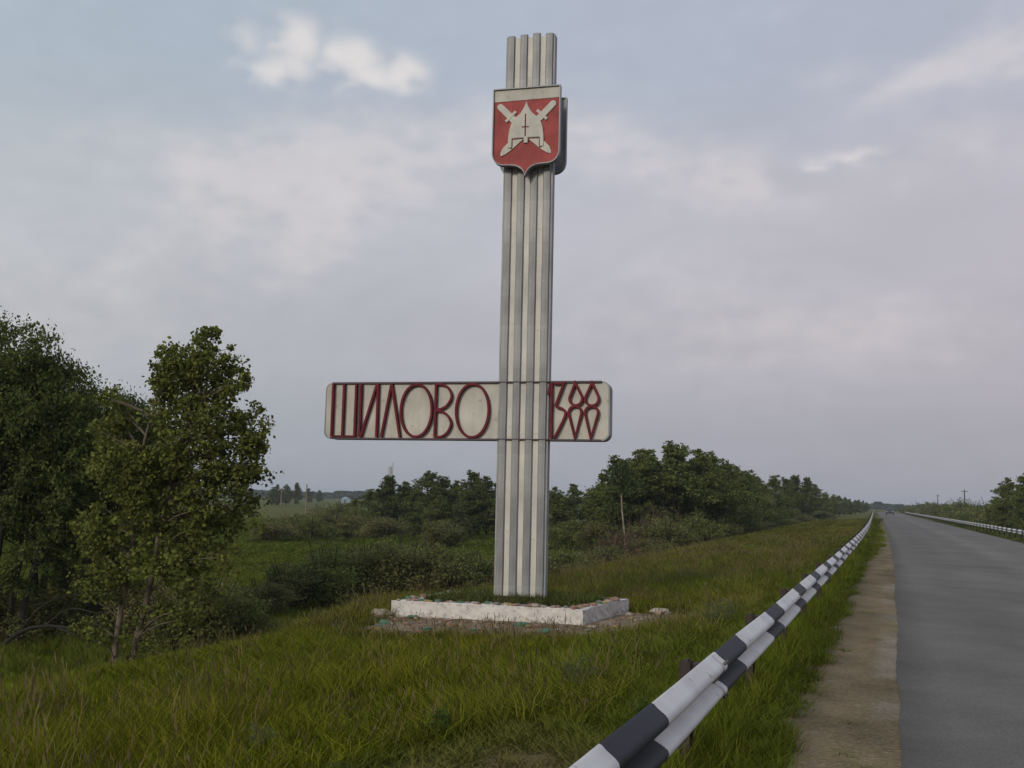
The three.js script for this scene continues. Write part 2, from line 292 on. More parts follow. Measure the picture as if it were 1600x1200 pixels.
  // letters: strips of sheet metal standing on edge on the board
  const strip = (pts, closed, w = .046, d = .085) => {
    const n = pts.length, L = [], R = [];
    for (let i = 0; i < n; i++) {
      const a = pts[closed ? (i + n - 1) % n : Math.max(i - 1, 0)], b = pts[i], c = pts[closed ? (i + 1) % n : Math.min(i + 1, n - 1)];
      let t1 = new THREE.Vector2(b[0] - a[0], b[1] - a[1]).normalize(), t2 = new THREE.Vector2(c[0] - b[0], c[1] - b[1]).normalize();
      if (!t1.length()) t1 = t2; if (!t2.length()) t2 = t1;
      const m = new THREE.Vector2(-(t1.y + t2.y), t1.x + t2.x); const len = m.length() || 1; m.divideScalar(len);
      const cs = Math.max(.42, -t1.y * m.x + t1.x * m.y); const k = w / 2 / cs;
      L.push([b[0] + m.x * k, b[1] + m.y * k]); R.push([b[0] - m.x * k, b[1] - m.y * k]);
    }
    if (!closed) return extrude(poly([...L, ...R.reverse()]), d, -.016, 0);
    const s = poly(R); s.holes.push(new THREE.Path(L.map(([x, y]) => new THREE.Vector2(x, y)))); return extrude(s, d, -.016, 0);
  };
  const curve = (pts, n = 22) => new THREE.CatmullRomCurve3(pts.map(([x, y]) => V(x, y, 0)), false, 'centripetal').getPoints(n).map((p) => [p.x, p.y]);
  const oval = (cx, cy, rx, ry) => range(0, 2 * Math.PI, Math.PI / 24).map((a) => [cx + rx * Math.sign(Math.cos(a)) * Math.pow(Math.abs(Math.cos(a)), .96), cy + ry * Math.sin(a)]);
  const drop = (px, py, cx, cy, r) => {                  // a point joined to a circle by its tangents
    const d = Math.hypot(px - cx, py - cy), a0 = Math.atan2(py - cy, px - cx), b = Math.acos(r / d), out = [[px, py]];
    for (let k = 0; k <= 18; k++) { const a = a0 + b + (2 * Math.PI - 2 * b) * k / 18; out.push([cx + r * Math.cos(a), cy + r * Math.sin(a)]); }
    return out;
  };
  const T = 4.032, B = 2.918;
  const letters = [
    ['letter', [strip([[-4.131, T], [-4.131, B]]), strip([[-3.887, T], [-3.887, B + .03]], false, .046, .083), strip([[-3.612, T], [-3.612, B]]), strip([[-4.107, B + .017], [-3.636, B + .017]], false, .034, .081)]],
    ['letter', [strip([[-3.503, T], [-3.503, B]]), strip([[-3.478, B], [-3.152, T]], false, .046, .081), strip([[-3.124, T], [-3.124, B]])]],
    ['letter', [strip([[-3.02, B], [-2.829, T]]), strip([[-2.824, T], [-2.61, B]], false, .046, .081)]],
    ['letter', [strip(oval(-2.268, 3.476, .337, .54), true)]],
    ['letter', [strip([[-1.853, T], [-1.853, B]]), strip(curve([[-1.832, T - .016], [-1.74, T - .016], [-1.60, 3.95], [-1.513, 3.775], [-1.60, 3.59], [-1.72, 3.515], [-1.832, 3.500]]), false, .042, .081), strip(curve([[-1.832, 3.470], [-1.73, 3.46], [-1.59, 3.37], [-1.51, 3.21], [-1.59, 3.02], [-1.72, B + .02], [-1.832, B + .017]]), false, .042, .079)]],
    ['letter', [strip(oval(-1.063, 3.476, .345, .543), true)]],
    ['digit', [strip([[.582, T], [.582, B]]), strip([[.556, T], [.512, 3.79]], false, .05, .079)]],
    ['digit', [strip([[.628, T - .01], [.826, T - .01], [.664, 3.575], ...curve([[.70, 3.548], [.80, 3.515], [.868, 3.44], [.855, 3.36], [.76, 3.14], [.642, B]], 18)])]],
    ['digit', [strip(drop(1.055, T, 1.073, 3.712, .128), true), strip(drop(1.063, B, 1.06, 3.438, .128), true, .046, .081)]],
    ['digit', [strip(drop(1.392, T, 1.398, 3.712, .135), true), strip(drop(1.379, B, 1.393, 3.434, .13), true, .046, .081)]],
  ];
  for (const [name, geos] of letters) part(bar, name, mergeGeometries(geos), M.maroon);
  // shields, in front and behind
  const outline = (m) => {                               // m metres inside the edge
    const s = new THREE.Shape(), X = .712 - m, top = 10.147 - m, k = m;
    s.moveTo(-X, top); s.lineTo(-X, 8.80); s.bezierCurveTo(-X, 8.62 + k * .3, -.62 + k * .6, 8.50 + k, -.42, 8.50 + k);
    s.bezierCurveTo(-.25, 8.495 + k, -.06 - k * .4, 8.49 + k, 0, 8.25 + k * 2.4);
    s.bezierCurveTo(.06 + k * .4, 8.49 + k, .25, 8.495 + k, .42, 8.50 + k); s.bezierCurveTo(.62 - k * .6, 8.50 + k, X, 8.62 + k * .3, X, 8.80); s.lineTo(X, top); s.lineTo(-X, top); return s;
  };
  const makeShield = (back) => {
    const sh = part(sign, 'shield', extrude(outline(.02), .05, .24, 0, 14), back ? M.silverDull : M.shieldRed, back ? 'plain grey back shield' : 'red shield with silver helmet and crossed swords');
    if (back) { sh.rotation.y = Math.PI; sh.position.set(0, 0, -.13); }
    const ring = outline(0); ring.holes.push(outline(.022)); part(sh, 'shield_rim', extrude(ring, .13, .21, 0, 14), M.silverDull);
    for (const y of [8.95, 9.85]) part(sh, 'bracket', boxAt(.7, .06, .105, 0, y, .178), M.silverDull);
    if (back) return;
    part(sh, 'white_band', extrude(poly([[-.685, 9.875], [.685, 9.893], [.685, 10.122], [-.685, 10.122]]), .014, .288, 0), M.cream);
    const half = [[0, 9.862], ...curve([[-.018, 9.80], [-.044, 9.73], [-.126, 9.598], [-.275, 9.455], [-.338, 9.31], [-.37, 9.12], [-.374, 8.868]], 20), [-.298, 8.862], [-.292, 9.062], [-.046, 9.066], [-.042, 8.955]];
    part(sh, 'helmet', extrude(poly([...half, ...half.slice(1).reverse().map(([x, y]) => [-x, y])]), .045, .288, .012, 4), M.cream);
    part(sh, 'helmet_outline', mergeGeometries([-1, 1].map((m) => strip([[-.33, 8.858], [-.290, 8.856], [-.286, 9.055], [-.052, 9.058], [-.048, 9.0]].map(([x, y]) => [x * m, y]), false, .02, .07).translate(0, 0, .262))), M.maroon);
    part(sh, 'helmet_cross', mergeGeometries([boxAt(.024, .475, .006, -.012, 9.337, .334), boxAt(.15, .022, .005, -.012, 9.294, .3345)]), M.maroon);
    for (const m of [1, -1]) {
      const P = (pts) => { const q = pts.map(([x, y]) => [x * m, y]); return poly(m > 0 ? q : q.reverse()); };
      const dir = [.7, -.714], nrm = [.714, .7], hil = [];
      for (let k = 0; k <= 8; k++) { const a = Math.PI / 2 + Math.PI * k / 8; const c = Math.cos(a) * .068, d = Math.sin(a) * .068; hil.push([-.556 + dir[0] * c + nrm[0] * d, 9.763 + dir[1] * c + nrm[1] * d]); }
      const e = [-.20, 9.40]; hil.push([e[0] - nrm[0] * .072, e[1] - nrm[1] * .072], [e[0] + nrm[0] * .072, e[1] + nrm[1] * .072]);
      const g0 = [-.328, 9.541], guard = [[-.15, -.03], [-.15, .03], [.15, .03], [.15, -.03]].map(([a, b]) => [g0[0] + nrm[0] * a + dir[0] * b, g0[1] + nrm[1] * a + dir[1] * b]);
      const blade = [[.53, 8.705], [.44, 8.735], [.31, 8.82], [.07, 9.03], [-.27, 9.38], [-.2, 9.47], [.16, 9.12], [.39, 8.975], [.49, 8.87], [.53, 8.77]];
      part(sh, 'sword', mergeGeometries([extrude(P(hil), .026, .288, .006), extrude(P(guard), .034, .288, .006), extrude(P(blade), m > 0 ? .022 : .025, .288, .004)]), M.cream);
    }
  };
  makeShield(false); makeShield(true);
}

// ------------------------------------------------------------------ plinth
const plinthIn = (x, z, grow = 0) => { let inside = true; for (let i = 0; i < 4; i++) { const a = PL[i], b = PL[(i + 1) % 4], ex = b[0] - a[0], ez = b[1] - a[1], l = Math.hypot(ex, ez); if (((x - a[0]) * ez - (z - a[1]) * ex) / l < -grow) inside = false; } return inside; };
{
  const base = thing('plinth', 'low whitewashed rough masonry plinth filled with soil under the stele', 'plinth');
  base.position.set(PLC[0], 0, PLC[1]);
  const local = PL.map(([x, z]) => new THREE.Vector2(x - PLC[0], -(z - PLC[1])));
  const ring = (inset) => { const out = []; for (let i = 0; i < 4; i++) { const a = local[i], b = local[(i + 1) % 4], n = Math.ceil(a.distanceTo(b) / .07); for (let k = 0; k < n; k++) out.push(a.clone().lerp(b, k / n).multiplyScalar(1 - inset)); } return out; };
  const shape = new THREE.Shape(ring(0)); shape.holes.push(new THREE.Path(ring(.12).reverse()));
  const g = new THREE.ExtrudeGeometry(shape, { depth: .56, steps: 9, bevelEnabled: true, bevelSize: .012, bevelThickness: .012, bevelSegments: 2, bevelOffset: -.012 });
  g.rotateX(-Math.PI / 2).translate(0, -.835, 0);
  const p = g.attributes.position, nn = g.attributes.normal, uv = [];
  for (let i = 0; i < p.count; i++) {
    const x = p.getX(i), y = p.getY(i), z = p.getZ(i), d = .018 * n3(x * 4.2, y * 5.5, z * 4.2) + .016 * n3(x * 11, y * 13, z * 11) + .012 * n3(x * 26, y * 26, z * 26), r = Math.hypot(x, z) || 1;
    uv.push(Math.abs(nn.getY(i)) > .6 ? x : (Math.abs(nn.getX(i)) > .8 ? z : x), Math.abs(nn.getY(i)) > .6 ? z : y);
    p.setXYZ(i, x + x / r * d, y + .028 * n3(x * 3, 4, z * 3) * (y > -.35 ? 1 : 0) + d * .4, z + z / r * d);
  }
  g.setAttribute('uv', new THREE.Float32BufferAttribute(uv, 2)); g.computeVertexNormals();
  part(base, 'kerb_wall', g, M.lime);
  // soil: a shallow mound inside the kerb
  const pos = [], idx = [], sc = [], suv = [], N = 14;
  for (let i = 0; i <= N; i++) for (let j = 0; j <= N; j++) {
    const a = local[0].clone().lerp(local[1], i / N), b = local[3].clone().lerp(local[2], i / N), q = a.lerp(b, j / N).multiplyScalar(.90);
    const e = Math.min(i, N - i, j, N - j) / N; pos.push(q.x, -.30 + .09 * sstep(0, .4, e) + .02 * n3(q.x * 3, 2, q.y * 3), -q.y); suv.push(q.x, q.y); const t = clamp(.5 + n3(q.x * 4, 9, q.y * 4)); sc.push(...mix3([.10, .105, .04], [.19, .15, .09], t));
    if (i && j) { const A = (i - 1) * (N + 1) + j - 1, D = A + N + 1; idx.push(A, D, A + 1, A + 1, D, D + 1); }
  }
  const sg = new THREE.BufferGeometry(); sg.setAttribute('position', new THREE.Float32BufferAttribute(pos, 3)); sg.setAttribute('uv', new THREE.Float32BufferAttribute(suv, 2)); sg.setAttribute('color', new THREE.Float32BufferAttribute(sc, 3)); sg.setIndex(idx); sg.computeVertexNormals();
  part(base, 'soil', sg, M.ground);
}
// rubble spread in front of the plinth and on its right
const rubbleAt = (x, z) => {
  const u = (x - PLC[0]) * Math.cos(YAW) + (z - PLC[1]) * Math.sin(YAW), n = -(x - PLC[0]) * Math.sin(YAW) + (z - PLC[1]) * Math.cos(YAW), w = .35 * n3(x * 1.4, 3, z * 1.4);
  const front = 1 - sstep(.75, 1.5, Math.hypot(Math.max(0, Math.abs(u - .45) - 1.4), (n - 2.0) * .75) + w);
  const right = 1 - sstep(.8, 1.6, Math.hypot((u - 2.55) * .8, (n - .55) * .75) + w);
  return Math.max(front, right);
};
{
  const N = 70, pos = [], idx = [], col = [], uv = [];
  for (let i = 0; i <= N; i++) for (let j = 0; j <= N; j++) {
    const x = -4.2 + 8.8 * i / N, z = -22.2 + 6.6 * j / N, r = rubbleAt(x, z), h = heightXZ(x, z);
    pos.push(x, h - .09 + .15 * sstep(.05, .5, r) + .045 * r * fbm(x * 3, 1, z * 3, 3), z); uv.push(x, z);
    col.push(...mix3([.30, .225, .15], [.40, .31, .24], clamp(.5 + 1.6 * fbm(x * 2, 8, z * 2, 3))));
    if (i && j) { const A = (i - 1) * (N + 1) + j - 1, D = A + N + 1; idx.push(A, A + 1, D, A + 1, D + 1, D); }
  }
  const g = new THREE.BufferGeometry(); g.setAttribute('position', new THREE.Float32BufferAttribute(pos, 3)); g.setAttribute('uv', new THREE.Float32BufferAttribute(uv, 2)); g.setAttribute('color', new THREE.Float32BufferAttribute(col, 3)); g.setIndex(idx); g.computeVertexNormals();
  const m = setting('rubble_ground', g, M.dirt, 'sandy rubble spread round the foot of the plinth');
}
// stones
const rockGeos = [1, 2, 3, 4, 5].map((k) => {
  let g = new THREE.IcosahedronGeometry(1, 1); const p = g.attributes.position;
  for (let i = 0; i < p.count; i++) { const x = p.getX(i), y = p.getY(i), z = p.getZ(i), d = 1 + .55 * n3(x * 1.1 + k * 7, y * 1.1, z * 1.1) + .2 * n3(x * 3, y * 3 + k, z * 3); p.setXYZ(i, x * d * 1.15, y * d * .6, z * d); }
  const uv = []; for (let i = 0; i < p.count; i++) uv.push(p.getX(i) * .3, p.getZ(i) * .3); g.setAttribute('uv', new THREE.Float32BufferAttribute(uv, 2)); g.computeVertexNormals(); return g;
});
const stoneMats = { green: std(C(.10, .24, .17), { map: dirtMap }), yellow: std(C(.44, .32, .13), { map: dirtMap }), pink: std(C(.36, .225, .18), { map: dirtMap }), cream: std(C(.50, .43, .36), { map: dirtMap }), grey: std(C(.26, .25, .25), { map: dirtMap }) };
const stoneWords = { green: 'green painted', yellow: 'yellow painted', pink: 'reddish pink', cream: 'pale cream', grey: 'dull grey' };
{
  const rnd = rngOf(77), kinds = ['pink', 'cream', 'green', 'yellow', 'grey', 'cream', 'pink'];
  let count = 0;
  const put = (x, y, z, r, kind, where, group, spot) => { const m = solo('stone', rockGeos[count++ % 5], stoneMats[kind], `small ${stoneWords[kind]} stone ${where}, ${spot}`, 'stone', `${stoneWords[kind]} stones ${group}, ${spot}`); m.position.set(x, y + r * .3, z); m.scale.set(r * (.8 + rnd() * .5), r * (.7 + rnd() * .5), r * (.8 + rnd() * .5)); m.rotation.y = rnd() * 6.28; };
  for (const [a, b, n, where] of [[0, 1, 44, 'on the front rim of the plinth'], [1, 2, 24, 'on the right rim of the plinth'], [3, 0, 20, 'on the left rim of the plinth'], [2, 3, 14, 'on the rear rim of the plinth']]) for (let k = 0; k < n; k++) {
    const t = (k + .15 + .7 * rnd()) / n, f = .965 - .09 * rnd() - (rnd() < .25 ? .06 : 0), x = PLC[0] + (lerp(PL[a][0], PL[b][0], t) - PLC[0]) * f, z = PLC[1] + (lerp(PL[a][1], PL[b][1], t) - PLC[1]) * f;
    put(x, f > .89 ? -.268 : -.28, z, .028 + .05 * rnd() * rnd() + .012, kinds[Math.floor(rnd() * 7)], where, where.replace('on', 'along'), ['near its start', 'in its second quarter', 'in its third quarter', 'near its end'].map((q, i) => (b < 2 ? [['near its left corner', 'left of its middle', 'right of its middle', 'near its right corner'], ['near its front corner', 'before its middle', 'behind its middle', 'near its rear corner']][a === 1 ? 1 : 0][i] : [['near its right corner', 'right of its middle', 'left of its middle', 'near its left corner'], ['near its rear corner', 'behind its middle', 'before its middle', 'near its front corner']][a === 3 ? 1 : 0][i]))[Math.min(3, Math.floor(t * 4))]);
  }
  for (let k = 0, tries = 0; k < 110 && tries < 4000; tries++) {
    const x = -3.6 + 7.6 * rnd(), z = -21.6 + 5.2 * rnd(), r = rubbleAt(x, z); if (r < .3 + .3 * rnd() || plinthIn(x, z, .1)) continue; k++;
    const u = x - PLC[0], right = u > 1.6;
    put(x, heightXZ(x, z) + .055, z, .03 + .075 * rnd() * rnd(), kinds[Math.floor(rnd() * 7)], right ? 'in the rubble right of the plinth' : 'in the rubble before the plinth', right ? 'in the rubble on the right' : 'in the rubble in front', right ? (z > -19 ? 'towards the road' : 'beside its right wall') : (u < -1.6 ? 'at its left end' : u < 0 ? 'left of the middle' : 'right of the middle'));
  }
  const big = solo('boulder', rockGeos[1], stoneMats.cream, 'larger pale rock lying at the front left corner of the plinth', 'rock'); big.position.set(-2.38, -.50, -19.55); big.scale.set(.20, .17, .17);
  const big2 = solo('boulder', rockGeos[3], stoneMats.cream, 'larger pale lump of rock in the rubble right of the plinth', 'rock'); big2.position.set(3.05, -.48, -20.75); big2.scale.set(.15, .13, .14);
}

// ------------------------------------------------------------------ guardrails
const RAIL = [[0, 0], [.012, .004], [.03, .022], [.068, .05], [.082, .066], [.086, .084], [.08, .1], [.05, .122], [.016, .14], [.008, .154], [.016, .168], [.05, .186], [.08, .208], [.086, .226], [.082, .244], [.068, .26], [.03, .288], [.012, .306], [0, .31]];
function guardrail(label, uBack, side, y0, sFrom, sTo, phase, period, black, postEvery, postPhase, joint) {
  const g = thing('guardrail', label, 'guardrail');
  const P = (s, o, y) => { const p = W(s, uBack - side * o + .006 * n3(s * .6, 2, 3), y0 + y + .012 * n3(s * .35, 7, uBack)); return p; };
  const grime = (s, y) => 1;
  const bounds = []; for (let k = Math.floor((sFrom - phase) / period); phase + k * period < sTo; k++) bounds.push([phase + k * period, true], [phase + k * period + black, false]);
  let start = sFrom, sec = 0;
  while (start < sTo) {
    const end = Math.min(sTo, start === sFrom ? joint : start + 2 * period), lap = .16, o0 = (sec++ % 2) * .005;
    const cuts = [start - lap, ...bounds.map((b) => b[0]).filter((b) => b > start - lap && b < end), end];
    const pos = [], col = [], uv = [], idx = [];
    for (let c = 0; c + 1 < cuts.length; c++) {
      const mid = (cuts[c] + cuts[c + 1]) / 2; let isBlack = false; for (const [b, k] of bounds) if (b <= mid) isBlack = k;
      const tone = isBlack ? [.016, .019, .027] : [.64, .637, .635], n = Math.max(1, Math.ceil((cuts[c + 1] - cuts[c]) / .6));
      for (let i = 0; i <= n; i++) {
        const s = lerp(cuts[c], cuts[c + 1], i / n), b = pos.length / 3;
        RAIL.forEach(([o, y], k) => { const p = P(s, o + o0, y); pos.push(p.x, p.y, p.z); col.push(...tone); uv.push(s, k * .035); if (i && k) { const A = b + k - 1 - RAIL.length, D = b + k - 1; side > 0 ? idx.push(A, A + 1, D, A + 1, D + 1, D) : idx.push(A, D, A + 1, A + 1, D, D + 1); } });
      }
    }
    const geo = new THREE.BufferGeometry(); geo.setAttribute('position', new THREE.Float32BufferAttribute(pos, 3)); geo.setAttribute('color', new THREE.Float32BufferAttribute(col, 3)); geo.setAttribute('uv', new THREE.Float32BufferAttribute(uv, 2)); geo.setIndex(idx); geo.computeVertexNormals();
    const beam = part(g, 'beam', geo, M.rail);
    if (start > sFrom && start < 40) { const bg = [];
      for (const [o, y] of [[.075, .053], [.075, .257], [.02, .154]]) for (const ds of [-.12, -.04]) { const p = P(start + ds, o + .012, y); bg.push(new THREE.SphereGeometry(.012, 8, 5).scale(1, 1, 1).translate(p.x, p.y, p.z)); }
      part(beam, 'bolts', mergeGeometries(bg), M.bolt);
    }
    start = end;
  }
  const q = new THREE.Quaternion().setFromAxisAngle(V(0, 1, 0), -TH);
  const postGeo = mergeGeometries([new THREE.BoxGeometry(.012, 1.2, .11).translate(0, -.335, 0), new THREE.BoxGeometry(.07, 1.2, .010).translate(.0, -.335, .06), new THREE.BoxGeometry(.07, 1.19, .010).translate(.0, -.338, -.06)]);
  const blockGeo = new THREE.BoxGeometry(.09, .2, .09);
  for (let s = postPhase; s < sTo; s += postEvery) {
    const p = P(s, -.145, .005); const m = part(g, 'post', postGeo, M.railPost); m.position.copy(p); m.quaternion.copy(q); m.rotateZ((n3(s, 1, 1)) * .06);
    if (s < 40) { const q2 = P(s, .022, .154); part(g, 'bolt', new THREE.SphereGeometry(.017, 8, 5).translate(q2.x, q2.y, q2.z), M.bolt); }
    if (s < 60) { const b = part(m, 'spacer', blockGeo, M.railPost); b.position.set(side * .088, .15, 0); }
  }
}
guardrail('long black and white striped guardrail on the near left side of the road', 1.085, 1, .445, -2.5, 330, 3.97, 2.72, .92, 3.05, 6.55, 6.72);
guardrail('distant striped guardrail along the far right side of the road', -7.85, -1, .185, 10, 330, 1.2, 2.72, .92, 3.05, 11, 14);

// ------------------------------------------------------------------ plants
function tube(pts, r0, r1, radial = 6, tile = 1) {
  const cv = new THREE.CatmullRomCurve3(pts), n = Math.max(2, Math.min(10, pts.length * 2)), pos = [], nor = [], uv = [], idx = [];
  const fr = cv.computeFrenetFrames(n);
  for (let i = 0; i <= n; i++) { const p = cv.getPointAt(i / n), r = lerp(r0, r1, i / n); for (let k = 0; k <= radial; k++) { const a = k / radial * Math.PI * 2, d = fr.normals[i].clone().multiplyScalar(Math.cos(a)).addScaledVector(fr.binormals[i], Math.sin(a)); pos.push(p.x + d.x * r, p.y + d.y * r, p.z + d.z * r); nor.push(d.x, d.y, d.z); uv.push(k / radial * .5, i / n * tile); if (i && k) { const A = (i - 1) * (radial + 1) + k - 1, D = A + radial + 1; idx.push(A, A + 1, D, A + 1, D + 1, D); } } }
  const g = new THREE.BufferGeometry(); g.setAttribute('position', new THREE.Float32BufferAttribute(pos, 3)); g.setAttribute('normal', new THREE.Float32BufferAttribute(nor, 3)); g.setAttribute('uv', new THREE.Float32BufferAttribute(uv, 2)); g.setIndex(idx); return g;
}
// lobes: [x, y, z, rx, ry, rz, weight]; returns leaves and clump centres
function leaves(lobes, count, size, tint, seed, o = {}) {
  const rnd = rngOf(seed), gauss = () => (rnd() + rnd() + rnd() + rnd() - 2) * .87, clumps = [];
  const total = lobes.reduce((a, l) => a + (l[6] ?? 1) * l[3] * l[4], 0), per = o.perClump ?? 90;
  for (const l of lobes) {
    const n = Math.max(2, Math.round(count * (l[6] ?? 1) * l[3] * l[4] / total / per));
    for (let k = 0; k < n; k++) {
      const d = V(gauss(), gauss(), gauss()).normalize(), r = Math.pow(rnd(), .42) * .97;
      clumps.push({ c: V(l[0] + d.x * l[3] * r, l[1] + d.y * l[4] * r, l[2] + d.z * l[5] * r), r: (o.clump ?? .24) * Math.min(l[3], l[4]) * (.6 + .8 * rnd()), t: .72 + .56 * rnd(), out: V(d.x / l[3], d.y / l[4], d.z / l[5]).normalize() });
    }
  }
  const pos = [], nor = [], col = [], idx = [], A = V(0, 0, 0), B = V(0, 0, 0), N = V(0, 0, 0);
  for (const q of clumps) for (let k = 0; k < per; k++) {
    const cx = q.c.x + gauss() * q.r * 1.25, cy = q.c.y + gauss() * q.r * .95, cz = q.c.z + gauss() * q.r * 1.25;
    if (cy < (o.floor ?? .1)) continue;
    A.set(gauss(), gauss() - (o.droop ?? .25), gauss()).normalize(); N.set(gauss(), gauss() + .35, gauss()).normalize(); B.crossVectors(A, N).normalize(); N.crossVectors(B, A).normalize();
    const L = size * (.65 + .7 * rnd()), w = L * (o.slim ?? .36), b = pos.length / 3, f = w * .35;
    pos.push(cx - A.x * L * .5, cy - A.y * L * .5, cz - A.z * L * .5, cx + B.x * w + N.x * f, cy + B.y * w + N.y * f, cz + B.z * w + N.z * f, cx + A.x * L * .5, cy + A.y * L * .5, cz + A.z * L * .5, cx - B.x * w + N.x * f, cy - B.y * w + N.y * f, cz - B.z * w + N.z * f);
    const nx = N.x + q.out.x * .5, ny = N.y + q.out.y * .5, nz = N.z + q.out.z * .5, nl = Math.hypot(nx, ny, nz) || 1;
    const v = q.t * (.75 + .5 * rnd()), y = rnd() * .22; const c = [tint[0] * v * (1 + y), tint[1] * v * (1 + y * .4), tint[2] * v];
    for (let i = 0; i < 4; i++) { nor.push(nx / nl, ny / nl, nz / nl); col.push(...c); }
    idx.push(b, b + 1, b + 2, b, b + 2, b + 3);
  }
  const g = new THREE.BufferGeometry(); g.setAttribute('position', new THREE.Float32BufferAttribute(pos, 3)); g.setAttribute('normal', new THREE.Float32BufferAttribute(nor, 3)); g.setAttribute('color', new THREE.Float32BufferAttribute(col, 3)); g.setIndex(idx);
  return { g, clumps };
}
// limbs from points of the stems out to the clumps
function limbs(stems, clumps, every, r, seed) {
  const rnd = rngOf(seed), out = stems.map(() => []);
  clumps.forEach((q, i) => {
    if (i % every) return;
    let best = null, bd = 1e9, own = 0;
    stems.forEach((st, si) => { for (let t = .15; t <= 1; t += .06) { const p = st.getPointAt(t), d = p.distanceTo(q.c) + Math.max(0, p.y - q.c.y + .25) * 2.2; if (d < bd) { bd = d; best = p; own = si; } } });
    const mid = best.clone().lerp(q.c, .5); mid.y += .06 * bd; mid.x += (rnd() - .5) * .12 * bd; mid.z += (rnd() - .5) * .12 * bd;
    out[own].push(tube([best, mid, q.c], r * (.6 + .5 * rnd()) * Math.min(1, bd), r * .16, 5));
  });
  return out;
}
const stemCurve = (pts) => new THREE.CatmullRomCurve3(pts.map(([x, y, z]) => V(x, y, z)));

// the young aspen at the left, beyond the crest of the slope
{
  const X = -7.38, Z = -20, y = heightXZ(X, Z);
  const t = thing('young_aspen', 'slim young tree with two pale trunks and fluttering leaves on the slope at left', 'tree');
  t.position.set(X, y, Z); t.scale.setScalar(1.035);
  const lobes = [[1.0, 6.0, 0, .62, .85, .7, 1.1], [1.25, 6.65, 0, .3, .4, .35, .7], [1.78, 5.85, .2, .36, .75, .45, .75], [.50, 5.9, -.1, .3, .75, .45, .75], [1.15, 5.0, 0, 1.0, .6, .9, .9], [-.45, 5.1, 0, .42, .72, .55, .7], [2.2, 4.9, 0, .42, .6, .5, .75], [2.0, 4.2, 0, .6, .5, .6, .7], [.95, 4.2, 0, .95, .6, .9, .85], [.0, 4.1, .2, .75, .6, .8, .8], [1.5, 3.4, -.2, .95, .6, .9, .8], [.3, 3.3, .2, .6, .5, .7, .6], [-.5, 3.0, 0, .6, .55, .7, .65], [1.0, 2.5, .1, 1.15, .5, .9, .65], [-.3, 2.1, .2, .75, .45, .8, .5], [1.15, 1.7, 0, .85, .42, .8, .42], [-.25, 1.2, 0, .7, .36, .7, .32], [.75, .85, .1, .7, .32, .6, .2]];
  const { g, clumps } = leaves(lobes, 34000, .078, [.122, .148, .034], 11, { perClump: 34, clump: .25, slim: .38, floor: .25 });
  const st = [stemCurve([[-.12, -.3, 0], [-.1, 1.0, .05], [.06, 2.7, 0], [.2, 4.3, .25], [.5, 6.0, .1]]), stemCurve([[.06, -.3, .05], [.27, 1.1, 0], [.45, 2.2, -.1], [.6, 3.4, 0], [1.0, 5.1, .05], [1.2, 6.3, 0]])];
  limbs(st, clumps, 3, .024, 5).forEach((own, i) => part(t, 'trunk', mergeGeometries([tube(st[i].getPoints(9), .07 + .005 * i, .015, 8, 6), ...own]), M.aspenBark));
  part(t, 'crown', g, M.leaf);
}
